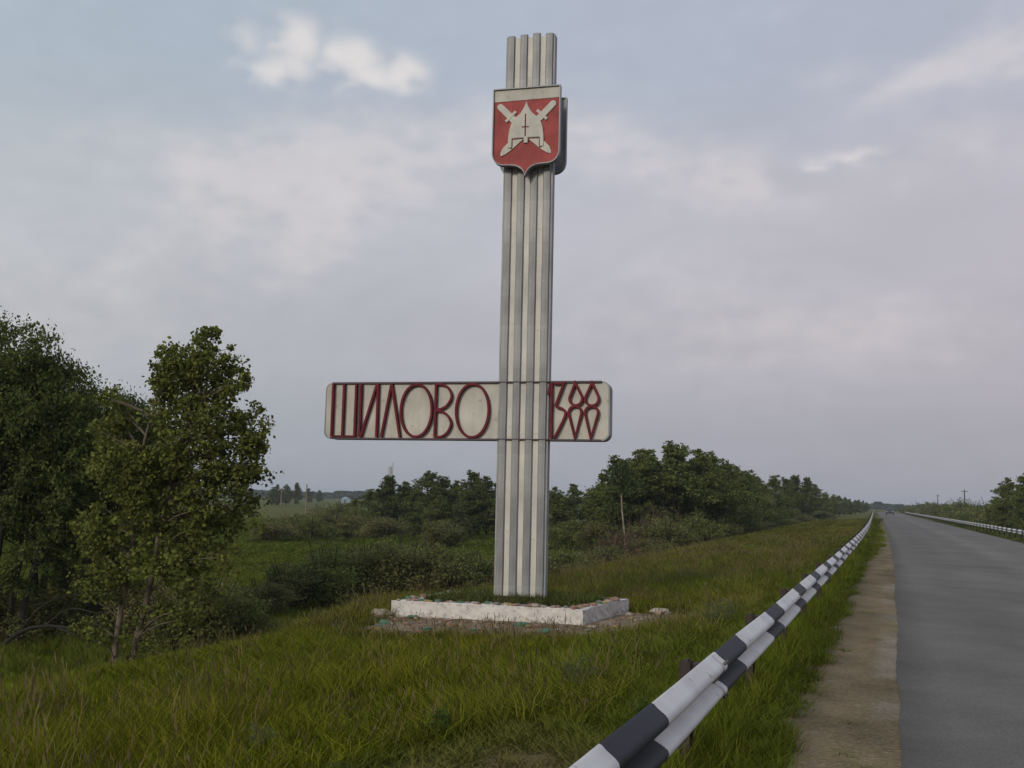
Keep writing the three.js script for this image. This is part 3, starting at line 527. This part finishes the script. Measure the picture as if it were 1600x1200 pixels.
// the dark willows at the left edge
function bigWillow(seed, lobes, stems, count, size) {
  const { g, clumps } = leaves(lobes, count, size, [.086, .112, .030], seed, { perClump: 60, clump: .25, slim: .26, droop: .5, floor: .3 });
  const cs = stems.map(stemCurve), own = limbs(cs, clumps, 4, .04, seed);
  return { crown: g, trunks: cs.map((c, i) => mergeGeometries([tube(c.getPoints(9), .125 - .022 * (i % 3), .03, 8, 6), ...own[i]])) };
}
{
  const L = [[.0, 7.0, 0, 1.2, 1.3, 1.3, 1], [-1.4, 6.5, .3, 1.2, 1.3, 1.2, 1], [1.0, 6.3, -.3, .95, 1.1, 1, 1], [1.55, 5.5, 0, .75, .9, .9, .9], [.2, 5.5, .3, 1.7, 1.1, 1.5, 1], [-1.9, 5.2, 0, 1.3, 1.1, 1.3, 1], [1.3, 4.5, .2, 1.0, .8, 1.1, .8], [-.6, 4.4, -.2, 1.6, .9, 1.5, .9], [.6, 3.5, .3, 1.3, .7, 1.2, .6], [-1.6, 3.3, 0, 1.4, .7, 1.3, .6], [1.9, 3.6, 0, .7, .6, .8, .6], [-.8, 2.4, .6, 1.2, .6, .9, .45], [1.1, 2.5, .5, 1.1, .55, .9, .45], [.2, 1.6, .8, 1.3, .5, .7, .25], [-1.8, 1.5, .2, .9, .5, .9, .25]];
  const S = [[[0, -.3, 0], [-.06, 1.5, .05], [.1, 3.4, .1], [.1, 6.9, 0]], [[-.3, -.3, .1], [-.55, 1.4, .2], [-.8, 3.2, .2], [-1.4, 6.2, .2]], [[.3, -.3, -.1], [.42, 1.3, 0], [.62, 3.0, -.2], [1.2, 5.8, -.2]], [[.75, -.3, .2], [.86, 1.2, .3], [1.15, 2.6, .2], [1.6, 4.2, .1]], [[-.75, -.3, -.2], [-.8, 1.8, -.3], [-.6, 3.6, -.4], [-.5, 5.6, -.3]], [[.1, -.3, .5], [.22, 1.4, .5], [.1, 3, .6], [.2, 4.6, .5]]];
  const A = bigWillow(21, L, S, 62000, .105), list = [[-12.85, -26, 0, 1.02, 'tall dark many-stemmed willow at the left edge of the view'], [-15.6, -27.5, 2.1, 1.02, 'dark willow standing leftmost, mostly cut off by the frame'], [-11.2, -28.5, 4.0, .84, 'dark willow half hidden between the tall willow and the aspen'], [-13.9, -31, 1.2, .95, 'dark willow behind the tall many-stemmed willow']];
  for (const [x, z, turn, sc, label] of list) {
    const t = thing('willow_tree', label, 'tree', 'dark willows at the left edge'); t.position.set(x, heightXZ(x, z), z); t.rotation.y = turn; t.scale.setScalar(sc);
    for (const tr of A.trunks) part(t, 'trunk', tr, M.darkBark); part(t, 'crown', A.crown, M.leaf);
  }
  // fallen limb under the willows
  const b = [tube([V(0, .1, 0), V(.8, .7, .1), V(1.9, .75, .2), V(2.8, .35, .3)], .06, .02), tube([V(1.2, .75, .1), V(1.8, 1.2, .1), V(2.6, 1.1, .2)], .03, .01), tube([V(.5, .5, 0), V(1.1, 1.25, 0), V(1.6, 1.5, -.1)], .03, .01), tube([V(1.6, .75, .2), V(2.3, .6, .6), V(2.9, .15, .8)], .025, .008)];
  const fb = solo('fallen_branch', mergeGeometries(b), M.darkBark, 'dark fallen branch at the foot of the willows', 'branch'); fb.position.set(-12.4, heightXZ(-12.2, -25.2) - .05, -25.2);
}
// five tree forms for the groves, each one metre tall per unit scale of ten
function groveForm(seed, tint, spread, low) {
  const rnd = rngOf(seed), lobes = [];
  for (let y = low; y < 9.4; y += 1.05) { const f = (y - low) / (9.4 - low), w = spread * Math.sin(Math.PI * Math.pow(.12 + .80 * f, .8)) + .35; for (let k = 0; k < 3; k++) { const a = rnd() * 6.28, r = w * (.3 + .5 * rnd()); lobes.push([Math.cos(a) * r, y + (rnd() - .5) * .8, Math.sin(a) * r, w * (.42 + .3 * rnd()), .65 + .5 * rnd(), w * (.42 + .3 * rnd()), 1]); } }
  lobes.push([(rnd() - .5) * .6, 9.3, 0, .55, .75, .55, 1.3]);
  const { g, clumps } = leaves(lobes, 15000, .20, tint, seed + 3, { perClump: 30, clump: .34, slim: .38, floor: .4 });
  const st = [stemCurve([[0, -.4, 0], [.1, 2.5, 0], [-.1, 5.5, .1], [0, 9, 0]])];
  return { crown: g, trunk: mergeGeometries([tube(st[0].getPoints(6), .17, .03, 7, 8), ...limbs(st, clumps, 9, .06, seed)[0]]) };
}
const forms = [groveForm(31, [.108, .138, .040], 2.1, 2.2), groveForm(32, [.092, .118, .036], 1.75, 1.6), groveForm(33, [.112, .138, .038], 2.4, 1.4), groveForm(34, [.088, .114, .036], 1.5, 1.2), groveForm(35, [.104, .134, .042], 2.0, .9)];
const horizonAt = (px) => 779.9 + .0222 * (px - 800);
const ordinal = ['first', 'second', 'third', 'fourth', 'fifth', 'sixth', 'seventh', 'eighth', 'ninth', 'tenth', 'eleventh', 'twelfth', 'thirteenth', 'fourteenth', 'fifteenth', 'sixteenth', 'seventeenth', 'eighteenth', 'nineteenth', 'twentieth', 'twenty-first', 'twenty-second', 'twenty-third', 'twenty-fourth', 'twenty-fifth', 'twenty-sixth', 'twenty-seventh', 'twenty-eighth', 'twenty-ninth'];
// rows: [sideways per metre of depth x1000, depth, height above the eye per metre of depth x1000, form]
function treeRow(list, what, group, seed, wide = 1) {
  const rnd = rngOf(seed);
  [...list].sort((a, b) => a[0] - b[0]).forEach(([k, d, e, f], i) => {
    const [x, z] = along(k / 1000, d), y = heightXZ(x, z), h = e / 1000 * d + 1.7 - y, form = forms[f ?? Math.floor(rnd() * 5)];
    const t = thing('grove_tree', `${what}, ${ordinal[i]} from the left`, 'tree', group);
    t.position.set(x, y, z); t.rotation.y = rnd() * 6.28; t.scale.set(h / 10 * wide * (.9 + .25 * rnd()), h / 10, h / 10 * wide * (.9 + .25 * rnd()));
    part(t, 'trunk', form.trunk, M.darkBark); part(t, 'crown', form.crown, M.leaf);
  });
}
treeRow([[104, 74, 44, 1], [126, 77, 54, 2], [154, 79, 62, 0], [180, 82, 55, 2], [136, 92, 50, 4], [198, 86, 50, 0], [214, 96, 41, 2], [168, 97, 55, 1], [230, 107, 32, 4], [245, 118, 26, 2], [258, 136, 28, 4], [280, 158, 31, 3], [269, 150, 27, 1], [291, 172, 29, 3], [299, 190, 22, 2], [308, 212, 13, 4], [318, 235, 12, 2], [328, 265, 9, 4], [338, 305, 7, 2], [346, 360, 6, 4], [342, 325, 7, 1], [333, 285, 8, 3], [349, 420, 5, 2], [323, 250, 11, 0], [240, 132, 31, 0], [221, 120, 39, 2], [190, 103, 49, 4], [115, 86, 44, 0]], 'leafy tree of the grove right of the stele', 'trees of the grove right of the stele', 41, 1.25);
treeRow([[-137, 100, 6, 4], [-118, 104, 22, 3], [-101, 107, 16, 2], [-81, 108, 27, 0], [-63, 110, 20, 4], [-38, 105, 27, 1], [-22, 106, 23, 2], [-50, 116, 18, 2], [2, 105, 24, 0], [25, 104, 20, 4], [44, 100, 14, 2], [63, 102, 15, 4], [82, 104, 12, 1], [-151, 98, -3, 4], [-94, 97, 6, 4], [-69, 94, 3, 2], [94, 94, 24, 2]], 'dark tree of the row beyond the stele', 'trees of the row beyond the stele', 42, 1.35);
treeRow([[489, 104, 33, 2], [507, 98, 38, 0], [530, 96, 36, 4], [476, 112, 12, 4]], 'tall dark tree beyond the right guardrail', 'trees beyond the right guardrail', 43, 1.1);
treeRow([[-227, 350, 9, 4], [-218, 362, 10, 2], [-232, 345, 7, 2], [-208, 385, 12, 3], [-196, 480, 6, 4], [-186, 500, 5, 2]], 'hazy tree far across the left field', 'hazy trees across the left field', 44, 1.3);

// shrubs
function shrubForm(seed, tint, bare) {
  const rnd = rngOf(seed), lobes = [], st = [];
  for (let k = 0; k < 11; k++) { const a = rnd() * 6.28, r = .9 * rnd(); lobes.push([Math.cos(a) * r, .45 + .9 * rnd() * (1 - r * .4), Math.sin(a) * r, .32 + .28 * rnd(), .30 + .28 * rnd(), .32 + .28 * rnd(), 1]); }
  for (let k = 0; k < 12; k++) { const a = rnd() * 6.28, r = .3 + .8 * rnd(); st.push(stemCurve([[.1 * Math.cos(a), -.1, .1 * Math.sin(a)], [r * .5 * Math.cos(a), .7, r * .5 * Math.sin(a)], [r * Math.cos(a), 1.25 + .7 * rnd(), r * Math.sin(a)]])); }
  const { g, clumps } = leaves(lobes, bare ? 1500 : 9000, bare ? .07 : .068, tint, seed + 9, { perClump: 44, clump: .40, slim: .28, floor: .03 });
  const twigs = []; if (bare) for (const c of st) for (let k = 0; k < 5; k++) { const p = c.getPointAt(.3 + .14 * k), a = rnd() * 6.28; twigs.push(tube([p, V(p.x + .15 * Math.cos(a), p.y + .25, p.z + .15 * Math.sin(a)), V(p.x + .25 * Math.cos(a), p.y + .55, p.z + .25 * Math.sin(a))], .010, .003, 4)); }
  return { crown: g, stems: mergeGeometries([...st.map((c) => tube(c.getPoints(4), .018, .006, 5)), ...twigs]) };
}
const shrubs = [shrubForm(51, [.150, .155, .062]), shrubForm(52, [.130, .146, .052]), shrubForm(53, [.140, .170, .052])], bareShrub = shrubForm(54, [.10, .075, .045], true);
const twigMat = std(C(.15, .095, .07), { map: barkMap });
function shrubRow(list, name, what, group, seed) {
  const rnd = rngOf(seed);
  [...list].sort((a, b) => a[0] - b[0]).forEach(([k, d, e, w], i) => {
    const [x, z] = along(k / 1000, d), y = heightXZ(x, z), h = e / 1000 * d + 1.7 - y, f = name === 'bare_shrub' ? bareShrub : shrubs[i % 3];
    const t = thing(name, `${what}, ${ordinal[i]} from the left`, 'shrub', group);
    t.position.set(x, y, z); t.rotation.y = rnd() * 6.28; t.scale.set(w / 2.4, h / 1.75, w / 2.4);
    part(t, 'stems', f.stems, name === 'bare_shrub' ? twigMat : M.darkBark); part(t, 'foliage', f.crown, M.leaf);
  });
}
shrubRow([[-232, 33, -80, 2.6], [-205, 35, -62, 3.2], [-172, 36, -50, 3.8], [-132, 37, -41, 4.4], [-100, 37, -43, 4.4], [-68, 38, -43, 4.6], [-40, 40, -50, 4], [-156, 41, -45, 4], [-115, 42, -41, 4], [50, 44, -47, 4], [76, 47, -46, 4.4], [102, 51, -42, 4.4], [-12, 42, -50, 4], [20, 43, -50, 4]], 'willow_shrub', 'thick willow shrub in the hollow behind the plinth', 'willow shrubs behind the plinth', 61);
shrubRow([[-305, 23.5, -78, 3.0], [-268, 25, -84, 2.6], [-350, 27, -80, 3], [-452, 26.5, -92, 3.2], [-500, 27, -80, 3.4], [-412, 30, -80, 3.4]], 'undergrowth_shrub', 'dark low shrub behind the foot of the young aspen', 'shrubs behind the young aspen', 62);
shrubRow([[-212, 88, -17, 6], [-232, 80, -24, 5], [-178, 92, -11, 6.5], [-192, 84, -20, 5], [-150, 96, -9, 6], [-126, 88, -16, 6], [-60, 78, -20, 5.5], [60, 80, -18, 4.6], [86, 78, -14, 6], [-160, 108, -5, 8]], 'meadow_shrub', 'rounded green shrub in front of the far tree row', 'shrubs before the far tree row', 63);
shrubRow([[157, 64, -12, 5.4], [180, 72, -12, 5], [205, 82, -14, 5], [143, 62, -30, 4], [228, 100, -10, 6], [256, 125, -8, 7], [283, 150, -6, 8], [306, 185, -4, 8]], 'grove_shrub', 'green shrub at the foot of the right-hand grove', 'shrubs at the foot of the right grove', 64);
shrubRow([[118, 64, -24, 4.2], [98, 62, -32, 4], [135, 66, -18, 4], [148, 69, -8, 3.6]], 'bare_shrub', 'half bare brown shrub before the right-hand grove', 'bare shrubs before the right grove', 65);
shrubRow([535, 525, 515, 505, 497, 489, 480, 471, 462, 452, 442, 432, 422, 413, 404, 396].map((k, i) => { let d = 60; for (; d < 600; d += 2) { const [x, z] = along(k / 1000, d); if (inRoad(x, z)[1] < -14.5 - (i % 3)) break; } return [k, d, [7, 5, 9, 6][i % 4] - (k < 430 ? 2 : 0), 3.5 + d * .045]; }), 'roadside_shrub', 'dark shrub beyond the far right guardrail', 'shrubs beyond the right guardrail', 66);
{
  const t = thing('birch_tree', 'slim birch with bare pale leaning trunk at the left end of the grove', 'tree'); const [x, z] = along(.1165, 68), y = heightXZ(x, z); t.position.set(x, y, z);
  const c = stemCurve([[0, -.3, 0], [-.25, 1.8, 0], [-.45, 3.6, 0], [-.5, 5.6, 0]]);
  part(t, 'trunk', tube(c.getPoints(6), .09, .03, 7, 5), M.paleBark); const { g } = leaves([[-.5, 5.6, 0, .8, .8, .8, 1], [-.2, 4.9, 0, .7, .5, .7, 1]], 1200, .2, [.056, .082, .03], 91, { perClump: 40, clump: .4 }); part(t, 'crown', g, M.leaf);
}

// far woods: read as one mass
{
  const rnd = rngOf(71), { g } = leaves([[0, 3, 0, 3.4, 3, 3.4, 1], [2.2, 4.8, .5, 2.2, 2.2, 2, 1], [-2, 4.4, 0, 2.4, 2.4, 2, 1], [.2, 6.2, 0, 2, 2.2, 2, 1]], 520, 1.5, [.06, .085, .036], 73, { perClump: 26, clump: .45, slim: .5, floor: .2 });
  const spots = [];
  for (let k = 0; k < 2600; k++) { const az = (-62 + 124 * rnd()) * Math.PI / 180, d = 900 + 900 * rnd() * rnd(); const deg = az * 180 / Math.PI; if (Math.abs(deg - 19) < .8 && d < 1050) continue; spots.push([Math.sin(az) * d, -Math.cos(az) * d, deg < -6 && deg > -9.5 ? 1.15 : 1]); }
  const m = shade(new THREE.InstancedMesh(g, M.leaf, spots.length)); m.name = 'far_woods'; m.userData = { kind: 'stuff', label: 'bluish far woods along the whole horizon', category: 'woods' };
  const mt = new THREE.Matrix4(), q = new THREE.Quaternion();
  spots.forEach(([x, z, f], i) => { const s = (.45 + .35 * rnd()) * f; q.setFromAxisAngle(V(0, 1, 0), rnd() * 6.28); mt.compose(V(x, heightXZ(x, z) - .5, z), q, V(s * 2.4, s * 1.05, s * 2.4)); m.setMatrixAt(i, mt); });
  scene.add(m);
}

// ------------------------------------------------------------------ poles, tower, shed, car
function utilityPole(k, d, h, name, label, mat, arms, r = .13) {
  const [x, z] = along(k, d), y = heightXZ(x, z), t = thing(name, label, 'utility pole'); t.position.set(x, y, z);
  part(t, 'pole', new THREE.CylinderGeometry(r * .65, r, h, 9).translate(0, h / 2, 0), mat);
  if (arms) { part(t, 'crossarm', new THREE.BoxGeometry(1.9, .12, .1).translate(0, h - .6, .11), mat); for (const dx of [-.85, .85, .3]) part(t, 'insulator', new THREE.CylinderGeometry(.05, .06, .2, 6).translate(dx, h - .44, .11), M.concrete); }
}
utilityPole(.4453, 300, 9.2, 'utility_pole', 'taller dark utility pole above the shrubs on the right', std(C(.10, .10, .11), { map: barkMap }), true, .24);
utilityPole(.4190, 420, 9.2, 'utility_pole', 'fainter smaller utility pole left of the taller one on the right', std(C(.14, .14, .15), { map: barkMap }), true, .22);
utilityPole(-.1984, 200, 5.9, 'wooden_post', 'pale wooden pole standing among shrubs in the left field', M.wood, false, .16);
utilityPole(-.2230, 330, 6.0, 'wooden_post', 'pale wooden pole before the hazy trees at far left', M.wood, false, .2);
{
  const [x, z] = along(-.1178, 600), y = heightXZ(x, z), t = thing('water_tower', 'pale water tower top rising above the trees left of the stele', 'tower'); t.position.set(x, y, z);
  const pale = std(C(.42, .41, .41), { map: paintMap });
  part(t, 'column', new THREE.CylinderGeometry(.8, .9, 16, 14).translate(0, 8, 0), pale); part(t, 'tank', new THREE.LatheGeometry([[.7, 15.2], [1.1, 16.2], [1.1, 20.8], [.95, 21.1], [0, 21.15]].map(([a, b]) => new THREE.Vector2(a, b)), 18), pale); part(t, 'mast', new THREE.CylinderGeometry(.12, .16, 8, 6).translate(1.7, 19.6, 0), M.darkBark);
}
{
  const [x, z] = along(-.1600, 480), y = heightXZ(x, z) - .1, t = thing('field_shed', 'small pale blue shed far across the left field', 'shed'); t.position.set(x, y, z); t.rotation.y = .4;
  part(t, 'wall', new THREE.BoxGeometry(3.6, 2.1, 3).translate(0, 1.05, 0), std(C(.32, .42, .48), { map: roofMap }));
  const rf = new THREE.ExtrudeGeometry(new THREE.Shape([[-2.0, 0], [2.0, 0], [0, 1.0]].map(([a, b]) => new THREE.Vector2(a, b))), { depth: 3.4, bevelEnabled: false }).translate(0, 2.105, -1.7); part(t, 'roof', rf, std(C(.34, .48, .55), { map: roofMap }));
  part(t, 'door', new THREE.BoxGeometry(.9, 1.7, .06).translate(-.7, .86, 1.535), std(C(.12, .10, .09)));
}
{
  const p = W(255, -2.6), t = thing('distant_car', 'small dark car far down the road near the vanishing point', 'car'); t.position.set(p.x, 0, p.z); t.rotation.y = Math.PI - TH + .017;   // nose towards the viewer
  const paint = std(C(.035, .04, .05), { roughness: .35 }), dark = std(C(.02, .02, .022), { roughness: .25 });
  const prof = (pts, w) => { const g = new THREE.ExtrudeGeometry(new THREE.Shape(pts.map(([a, b]) => new THREE.Vector2(a, b))), { depth: w - .1, bevelEnabled: true, bevelSize: .05, bevelThickness: .05, bevelSegments: 2 }); return g.translate(0, 0, -(w - .1) / 2).rotateY(Math.PI / 2); };
  part(t, 'body', prof([[-2.1, .35], [2.1, .35], [2.15, .7], [1.95, .88], [1.0, .95], [-1.7, 1.0], [-2.1, .9]], 1.7), paint);
  const cab = part(t, 'cabin', prof([[-1.6, .99], [1.0, .95], [.35, 1.42], [-1.1, 1.46]], 1.5), paint);
  part(cab, 'windscreen', new THREE.PlaneGeometry(1.25, .62).rotateX(.95).translate(0, 0, 0), dark).position.set(0, 1.2, -.78);
  for (const [a, b] of [[-.78, 1.3], [.78, 1.3], [-.78, -1.3], [.78, -1.3]]) { const w = part(t, 'wheel', new THREE.CylinderGeometry(.31, .31, .2, 16).rotateZ(Math.PI / 2), dark); w.position.set(a, .31, b); }
  for (const a of [-.6, .6]) part(t, 'headlight', new THREE.SphereGeometry(.1, 10, 6).scale(1.5, .8, .4), std(C(.5, .5, .48), { roughness: .2 })).position.set(a, .72, -2.17);
}

// ------------------------------------------------------------------ grass
function tuft(seed, n, spread, heads, wide = .010) {
  const rnd = rngOf(seed), pos = [], idx = [];
  for (let k = 0; k < n; k++) {
    const a = rnd() * 6.28, r = spread * Math.sqrt(rnd()), x = Math.cos(a) * r, z = Math.sin(a) * r, h = .55 + .45 * rnd(), la = rnd() * 6.28, ln = (.10 + .32 * rnd()) * h, w = wide * (.6 + .8 * rnd()), wa = rnd() * 3.14, wx = Math.cos(wa) * w, wz = Math.sin(wa) * w, b = pos.length / 3;
    const dx = Math.cos(la) * ln, dz = Math.sin(la) * ln;
    pos.push(x - wx, 0, z - wz, x + wx, 0, z + wz, x + dx * .35 - wx * .8, h * .6, z + dz * .35 - wz * .8, x + dx * .35 + wx * .8, h * .6, z + dz * .35 + wz * .8, x + dx, h * .96, z + dz); idx.push(b, b + 1, b + 2, b + 1, b + 3, b + 2, b + 2, b + 3, b + 4);
    if (heads && rnd() < heads) { const c = pos.length / 3, e = w * 1.6; pos.push(x + dx - e, h * 1.0, z + dz, x + dx + e, h * 1.0, z + dz, x + dx * 1.1, h * 1.16, z + dz * 1.1, x + dx * .95, h * .88, z + dz * .95, x + dx, h * 1.0, z + dz - e, x + dx, h, z + dz + e); idx.push(c + 3, c + 1, c + 2, c + 3, c + 2, c, c + 3, c + 5, c + 2, c + 3, c + 2, c + 4); }
  }
  const g = new THREE.BufferGeometry(); g.setAttribute('position', new THREE.Float32BufferAttribute(pos, 3)); g.setIndex(idx); g.computeVertexNormals();
  const nr = g.attributes.normal; for (let i = 0; i < nr.count; i++) { const v = V(nr.getX(i) * .6, Math.abs(nr.getY(i)) * .6 + .75, nr.getZ(i) * .6).normalize(); nr.setXYZ(i, v.x, v.y, v.z); }
  return g;
}
function scatter(name, label, category, geo, spots, mat = M.grass) {
  const m = shade(new THREE.InstancedMesh(geo, mat, spots.length)); m.name = name; m.userData = { kind: 'stuff', label, category };
  const mt = new THREE.Matrix4(), q = new THREE.Quaternion(), q2 = new THREE.Quaternion(), c = new THREE.Color();
  spots.forEach(([x, y, z, w, h, turn, col, lean], i) => { q.setFromAxisAngle(V(0, 1, 0), turn); if (lean) { q2.setFromAxisAngle(V(.5, 0, -.86), lean); q.premultiply(q2); } mt.compose(V(x, y, z), q, V(w, h, w)); m.setMatrixAt(i, mt); m.setColorAt(i, c.setRGB(...col)); });
  scene.add(m); return m;
}
{
  const rnd = rngOf(99), tall = [[], [], []], shortG = [], mead = [], seedy = [], verge = [];
  const bands = [[1.2, 6, 260], [6, 11, 170], [11, 18, 100], [18, 30, 60], [30, 50, 30], [50, 90, 9], [90, 160, 2.2]];
  for (const [r0, r1, dens] of bands) {
    const span = 84 * Math.PI / 180, area = span / 2 * (r1 * r1 - r0 * r0), n = Math.round(area * dens);
    for (let k = 0; k < n; k++) {
      const r = Math.sqrt(r0 * r0 + rnd() * (r1 * r1 - r0 * r0)), az = (rnd() - .5) * span, x = Math.sin(az) * r, z = -Math.cos(az) * r, [s, u] = inRoad(x, z), p1 = rnd(), p2 = rnd(), p3 = rnd(), turn = rnd() * 6.28;
      if (u < .02 && u > -6.9) continue;
      const A = fbm(x * .45, 3, z * .45, 3), Bn = fbm(x * .12 + 4, 8, z * .12, 3), grow = Math.max(1, r / 32);
      const y = heightSU(s, u, x, z) - .02;
      if (u < -6.9) { if (u > -60) verge.push([x, y, z, grow * .9, (u > -9.5 ? .09 : .40) * (.7 + .6 * p1), turn, mix3([.135, .185, .035], [.19, .20, .055], clamp(.5 + A)).map((v) => v * (.8 + .4 * p2)), 0]); continue; }
      if (plinthIn(x, z, .06)) continue;
      const rub = rubbleAt(x, z); if (p3 < rub * (x - PLC[0] > 1.7 ? .95 : .74)) continue;
      if (u < 1.35) { // thin growth between dirt and rail
        const dirtEdge = .86 + .16 * n3(s * .8, 1, 7) - .55 * sstep(24, 60, s); if (u < dirtEdge - .12 + .3 * (p3 - .5) && p1 < .80) continue;
        const pat = clamp(.5 + A * 1.4); if (p3 > .30 + .75 * pat) continue;
        const under = u > 1.06 ? 2.3 : 1.05; if (u < dirtEdge - .12) { if (p1 < 1 - .16 * sstep(.05, .45, A) * sstep(.1, .7, u) - .006) continue; }
        shortG.push([x, y + .015, z, .75 * grow, (.10 + .13 * p1) * (.7 + .5 * pat) * under * (u < dirtEdge - .12 ? .4 : 1), turn, mix3([.145, .20, .014], [.21, .22, .026], p2).map((v) => v * (.85 + .3 * p3)), 0]); continue;
      }
      const trod = (1 - sstep(.6, 1.7, Math.hypot((s - 5.6) * .45, u - 2.9)));
      const rise = sstep(1.2, 3.4, u);
      if (trod > .25 || (u < 2.3 && s < 60)) { if (p3 < trod * .72) continue; const dry = clamp(trod * .8 + A); shortG.push([x, y + .015, z, .8 * grow, lerp(.22, .09, trod) * (.6 + .8 * p1), turn, mix3([.165, .195, .02], [.26, .205, .085], dry).map((v) => v * (.8 + .4 * p2)), 0]); continue; }
      const dry = clamp(.18 + A * .9 + .35 * sstep(25, 60, s) * (u < 13 ? 1 : 0)), hgt = lerp(.17, .31, rise) * (1 + 1.0 * A + .5 * Bn) * (.6 + .7 * p1) * (u > 12 ? 1.25 : 1) * lerp(1, .6, sstep(.02, .3, rub)) * (r > 12.5 && r < 22 && u > 2.5 && u < 11 ? .8 : r > 7.5 && r <= 12.5 && u > 2.8 ? 1.2 : 1);
      let c = mix3([.215, .235, .016], [.31, .26, .075], dry * .75); if (Bn > .02) c = mix3(c, [.135, .195, .016], clamp(Bn * 3) * .6);
      if (u > 13) c = mix3(c, [.135, .195, .020], .6);
      if (s < 16 && u > 4) c = mix3(c, [.245, .255, .008], .6 * clamp(.6 + A));
      c = c.map((v) => v * (.78 + .44 * p2));
      const row = [x, y, z, grow * (r > 40 ? 1.25 : 1), hgt, turn, c, u > 5 && u < 13 ? -.12 - .1 * A : -.04];
      const d = Math.hypot(x - PLC[0], z - PLC[1]);
      if (r < 60 && (d < 4.6 ? p3 > .86 : r > 7 && r < 13 ? p3 > .95 : p3 > .97) || (r > 26 && r < 70 && u < 12 && p3 > .85)) { seedy.push([x, y, z, grow, hgt * (1.15 + .3 * p1), turn, mix3([.24, .20, .09], [.28, .20, .10], p2), row[7]]); continue; }
      (r > 50 ? mead : tall[Math.floor(p3 * 2.999)]).push(row);
    }
  }
  tall.forEach((t, i) => scatter(['tall_grass', 'tall_grass_001', 'tall_grass_002'][i], 'tall green grass covering the slope round the plinth', 'grass', tuft(201 + i, 20, .14, 0, .0045), t));
  scatter('meadow_grass', 'green grass on the slope and field beyond the plinth', 'grass', tuft(211, 22, .30, 0, .009), mead);
  scatter('short_grass', 'short patchy grass beside the dirt shoulder and under the guardrail', 'grass', tuft(221, 20, .11, 0, .0045), shortG);
  scatter('seeding_grass', 'thin brown seeding grass stems on the slope', 'grass', tuft(231, 7, .12, .9, .0048), seedy);
  scatter('verge_grass', 'grass on the far side of the road', 'grass', tuft(241, 16, .22, 0, .012), verge);
  // grass and weeds on the plinth's soil
  const top = []; for (let k = 0; k < 900; k++) { const x = -2.1 + 4.5 * rnd(), z = -22 + 3.2 * rnd(); if (!plinthIn(x, z, -.26)) continue; const p = rnd(); top.push([x, -.27, z, .8, .09 + .12 * rnd(), rnd() * 6.28, mix3([.12, .165, .03], [.22, .19, .07], p * .6), 0]); }
  scatter('plinth_grass', 'short grass growing on the soil of the plinth', 'grass', tuft(251, 12, .10, 0, .008), top);
}
// grey green wormwood and small broad-leaved weeds that stand out from the grass
{
  const mk = (seed, tint, size) => { const rnd = rngOf(seed), st = []; for (let k = 0; k < 7; k++) { const a = rnd() * 6.28, r = .1 + .2 * rnd(); st.push(stemCurve([[0, -.03, 0], [r * .4 * Math.cos(a), .25, r * .4 * Math.sin(a)], [r * Math.cos(a), .5 + .15 * rnd(), r * Math.sin(a)]])); } const { g } = leaves([[0, .3, 0, .26, .22, .26, 1], [.1, .48, .05, .2, .14, .2, 1], [-.1, .45, 0, .2, .14, .2, 1]], 620, size, tint, seed + 1, { perClump: 26, clump: .5, slim: .2, floor: .02 }); return { g, s: mergeGeometries(st.map((c) => tube(c.getPoints(4), .006, .003, 5))) }; };
  const wa = mk(301, [.10, .13, .058], .036), wb = mk(302, [.08, .125, .022], .06), rnd = rngOf(303);
  const list = [[.7, 10.2, 3.0, 0, 'low in the grass at bottom centre'], [-.55, 9.0, 3.0, 1, 'left of centre in the foreground grass'], [-2.0, 8.6, 2.4, 0, 'near the bottom edge left of centre'], [2.95, 14.8, 3.2, 0, 'right of the rubble behind the guardrail'], [3.3, 15.5, 3.0, 0, 'just beyond the first grey clump right of the rubble'], [.15, 12.6, 2.8, 1, 'in the tall grass before the plinth'], [1.1, 8.3, 2.4, 1, 'behind the nearest black guardrail stripe'], [-3.6, 11.5, 3.4, 1, 'on the slope at lower left'], [-1.2, 7.6, 2.0, 1, 'at the bottom edge in the short grass']];
  list.forEach(([x, d, sc, kind, where]) => { const t = thing(kind ? 'leafy_weed' : 'wormwood_plant', `${kind ? 'bushy green weed' : 'greyish green wormwood clump'} ${where}`, 'weed'); t.position.set(x, heightXZ(x, -d), -d); t.rotation.y = rnd() * 6.28; t.scale.setScalar(sc * .25 * (kind ? .7 : 1)); const f = kind ? wb : wa; part(t, 'stems', f.s, M.bark); part(t, 'foliage', f.g, M.leaf); });
}
renderer.render(scene, camera);
